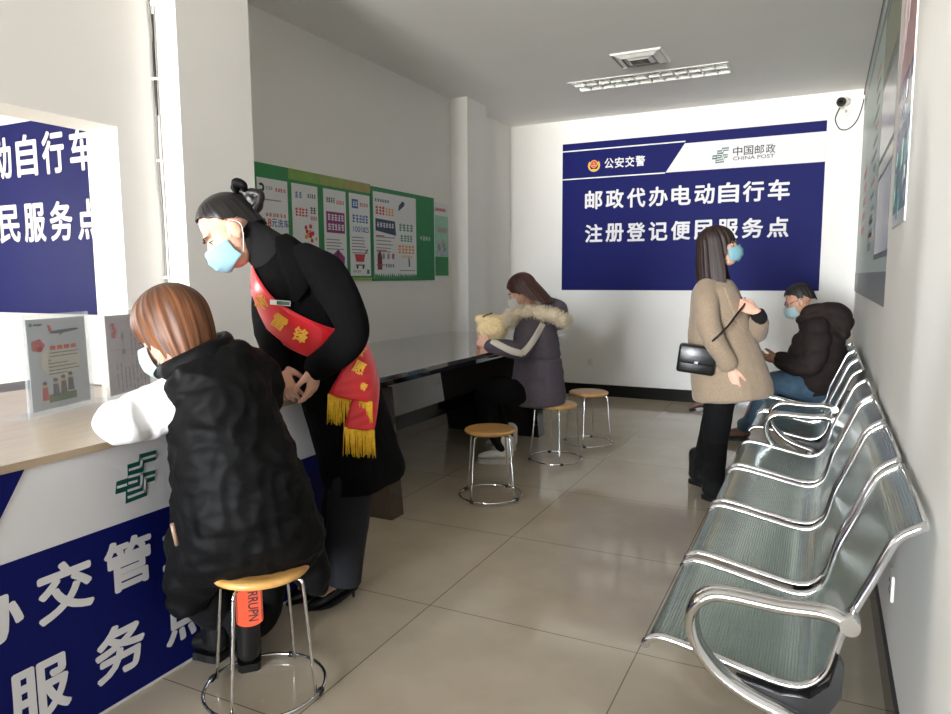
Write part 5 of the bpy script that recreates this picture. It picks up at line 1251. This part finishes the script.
# ---- man sitting on the far bench
def bench_man():
    F = Frame(-.14, 5.92); P = F.P
    t = person(F, 'man with glasses in a dark hooded jacket and jeans sitting on the bench')
    hd = Head(P(799, 301, 0), (-.90, -.10, -.40), (-.40, .0, .92), 1.03)
    wr, w2 = P(779, 360, -.16), P(778, 358, .14)
    bm = bmesh.new(); hd.build(bm)
    limb(bm, [P(805, 310, 0), P(808, 317, 0), P(815, 330, 0), P(822, 360, 0), P(822, 392, 0)], [.056, .06, (.13, .1), (.13, .11), (.15, .12)], 5, 16, side=Y_)
    limb(bm, [P(815, 330, -.17), P(808, 366, -.22), wr], [.048, .042, .03], 5, 12); limb(bm, [P(812, 330, .17), P(802, 364, .2), w2], [.048, .042, .03], 5, 12)
    hand(bm, wr, (-.9, .35, .0), (.2, .6, .6), (.1, .2, .9), .5, 1.0); hand(bm, w2, (-.9, -.3, .0), (.2, -.6, .6), (.1, -.2, .9), .5, 1.0)
    k1, k2 = P(772, 384, -.12), P(762, 384, .12); f1 = F.Z(740, 440, 0); f2 = P(708, 402, .2)
    limb(bm, [P(820, 394, -.06), k1, f1+Vector((.02, 0, .1))], [.08, .058, .038], 5, 12); limb(bm, [P(820, 394, .08), k2, f2+Vector((.10, 0, .02))], [.08, .058, .038], 5, 12)
    me = remesh(bm, .005, 2); hd.dent(me); part('body', me, M_SKIN2, t); hd.eyes(t)
    hd.mask(t, M_MASKPALE); hd.glasses(t, mat('dark_frames', (30, 24, 24), .3), 'dark framed glasses')
    hm = hair_mat('hair_man', (16, 13, 13), (38, 31, 30), .6)
    hd.hair([(0, .074), (40, .070), (60, .060), (73, .045), (82, .012), (90, .006), (100, .024), (130, -.015), (180, -.035)], hm, t, out=.011, amp=.012, rag=.018, thick=.004)
    mJ = mat('brown_black_nylon', (42, 34, 32), .85, var=.12, vscale=30, bump=.12, bscale=120, spec=.2)
    bm = bmesh.new(); torso(bm, F, [(812, 320, 0, .10, .10), (817, 330, 0, .20, .155), (818, 345, 0, .225, .19), (816, 362, 0, .22, .205), (815, 380, 0, .22, .20), (818, 392, 0, .20, .17)], 6, 26)
    limb(bm, [P(817, 328, -.14), P(817, 344, -.22), P(811, 364, -.26), P(796, 366, -.23), P(781, 361, -.17)], [.085, .088, .082, .07, .058], 6, 18); limb(bm, [P(814, 328, .15), P(808, 345, .22), P(800, 362, .23), P(780, 359, .15)], [.085, .085, .075, .058], 6, 18)
    limb(bm, [P(815, 315, -.02), P(830, 312, 0), P(840, 321, 0), P(842, 332, .0)], [(.13, .05), (.15, .085), (.15, .095), (.12, .06)], 6, 20, side=Y_)
    limb(bm, [P(801, 320, -.05), P(808, 313, -.11), P(820, 309, -.1)], [.035, .045, .045], 4, 14)
    zz = P(815, 330, 0).z
    me = remesh(bm, .0085, 4, lambda c, n: .013*(abs(math.sin((c.z-zz)*PI/.115+.6*noise.noise(c*4)))**.6-.6)+.006*noise.noise(c*13)); part('jacket', me, mJ, t)
    bm = bmesh.new(); limb(bm, [P(820, 393, -.07), P(798, 386, -.12), k1, P(756, 415, -.13), f1+Vector((.03, 0, .12))], [.105, .105, .085, .068, .058], 6, 18); limb(bm, [P(820, 393, .09), P(795, 386, .12), k2, P(735, 396, .18), f2+Vector((.12, 0, .02))], [.105, .10, .085, .066, .056], 6, 18)
    part('jeans', remesh(bm, .0085, 3, wrinkle(.006, 9, .004, 18)), mat('denim', (66, 92, 112), .85, var=.18, vscale=25, bump=.1, bscale=200), t)
    mB = mat('brown_suede', (96, 70, 54), .8, var=.15, vscale=30)
    shoe(t, f1+Vector((.07, .0, 0)), f1+Vector((-.19, -.03, 0)), mB, M_BLKPLASTIC, .048, .085, 'shoe', sole_h=.026, shaft=.03)
    # raised foot of the crossed leg
    s2 = shoe(t, (0.10, 0, 0), (-.17, 0, 0), mB, M_BLKPLASTIC, .048, .085, 'shoe', sole_h=.026)
    s2.location = f2+Vector((.02, .0, -.05)); s2.rotation_euler = (0, -.25, 0)
    # phone held in both hands
    c = P(771, 358, -.02); g = Vector(F.b)+F.r*c.x+F.w*c.y
    b = thing('phone', 'dark phone held in the hands of the man on the bench', 'phone', (g.x, g.y, c.z), F.rz)
    bm = bmesh.new(); box(bm, -.07, .07, -.036, .036, -.004, .004, bevel=.003); bm.transform(Matrix.Rotation(.5, 4, 'Y')); obj('case', bm, M_BLKGLOSS, b)
bench_man()
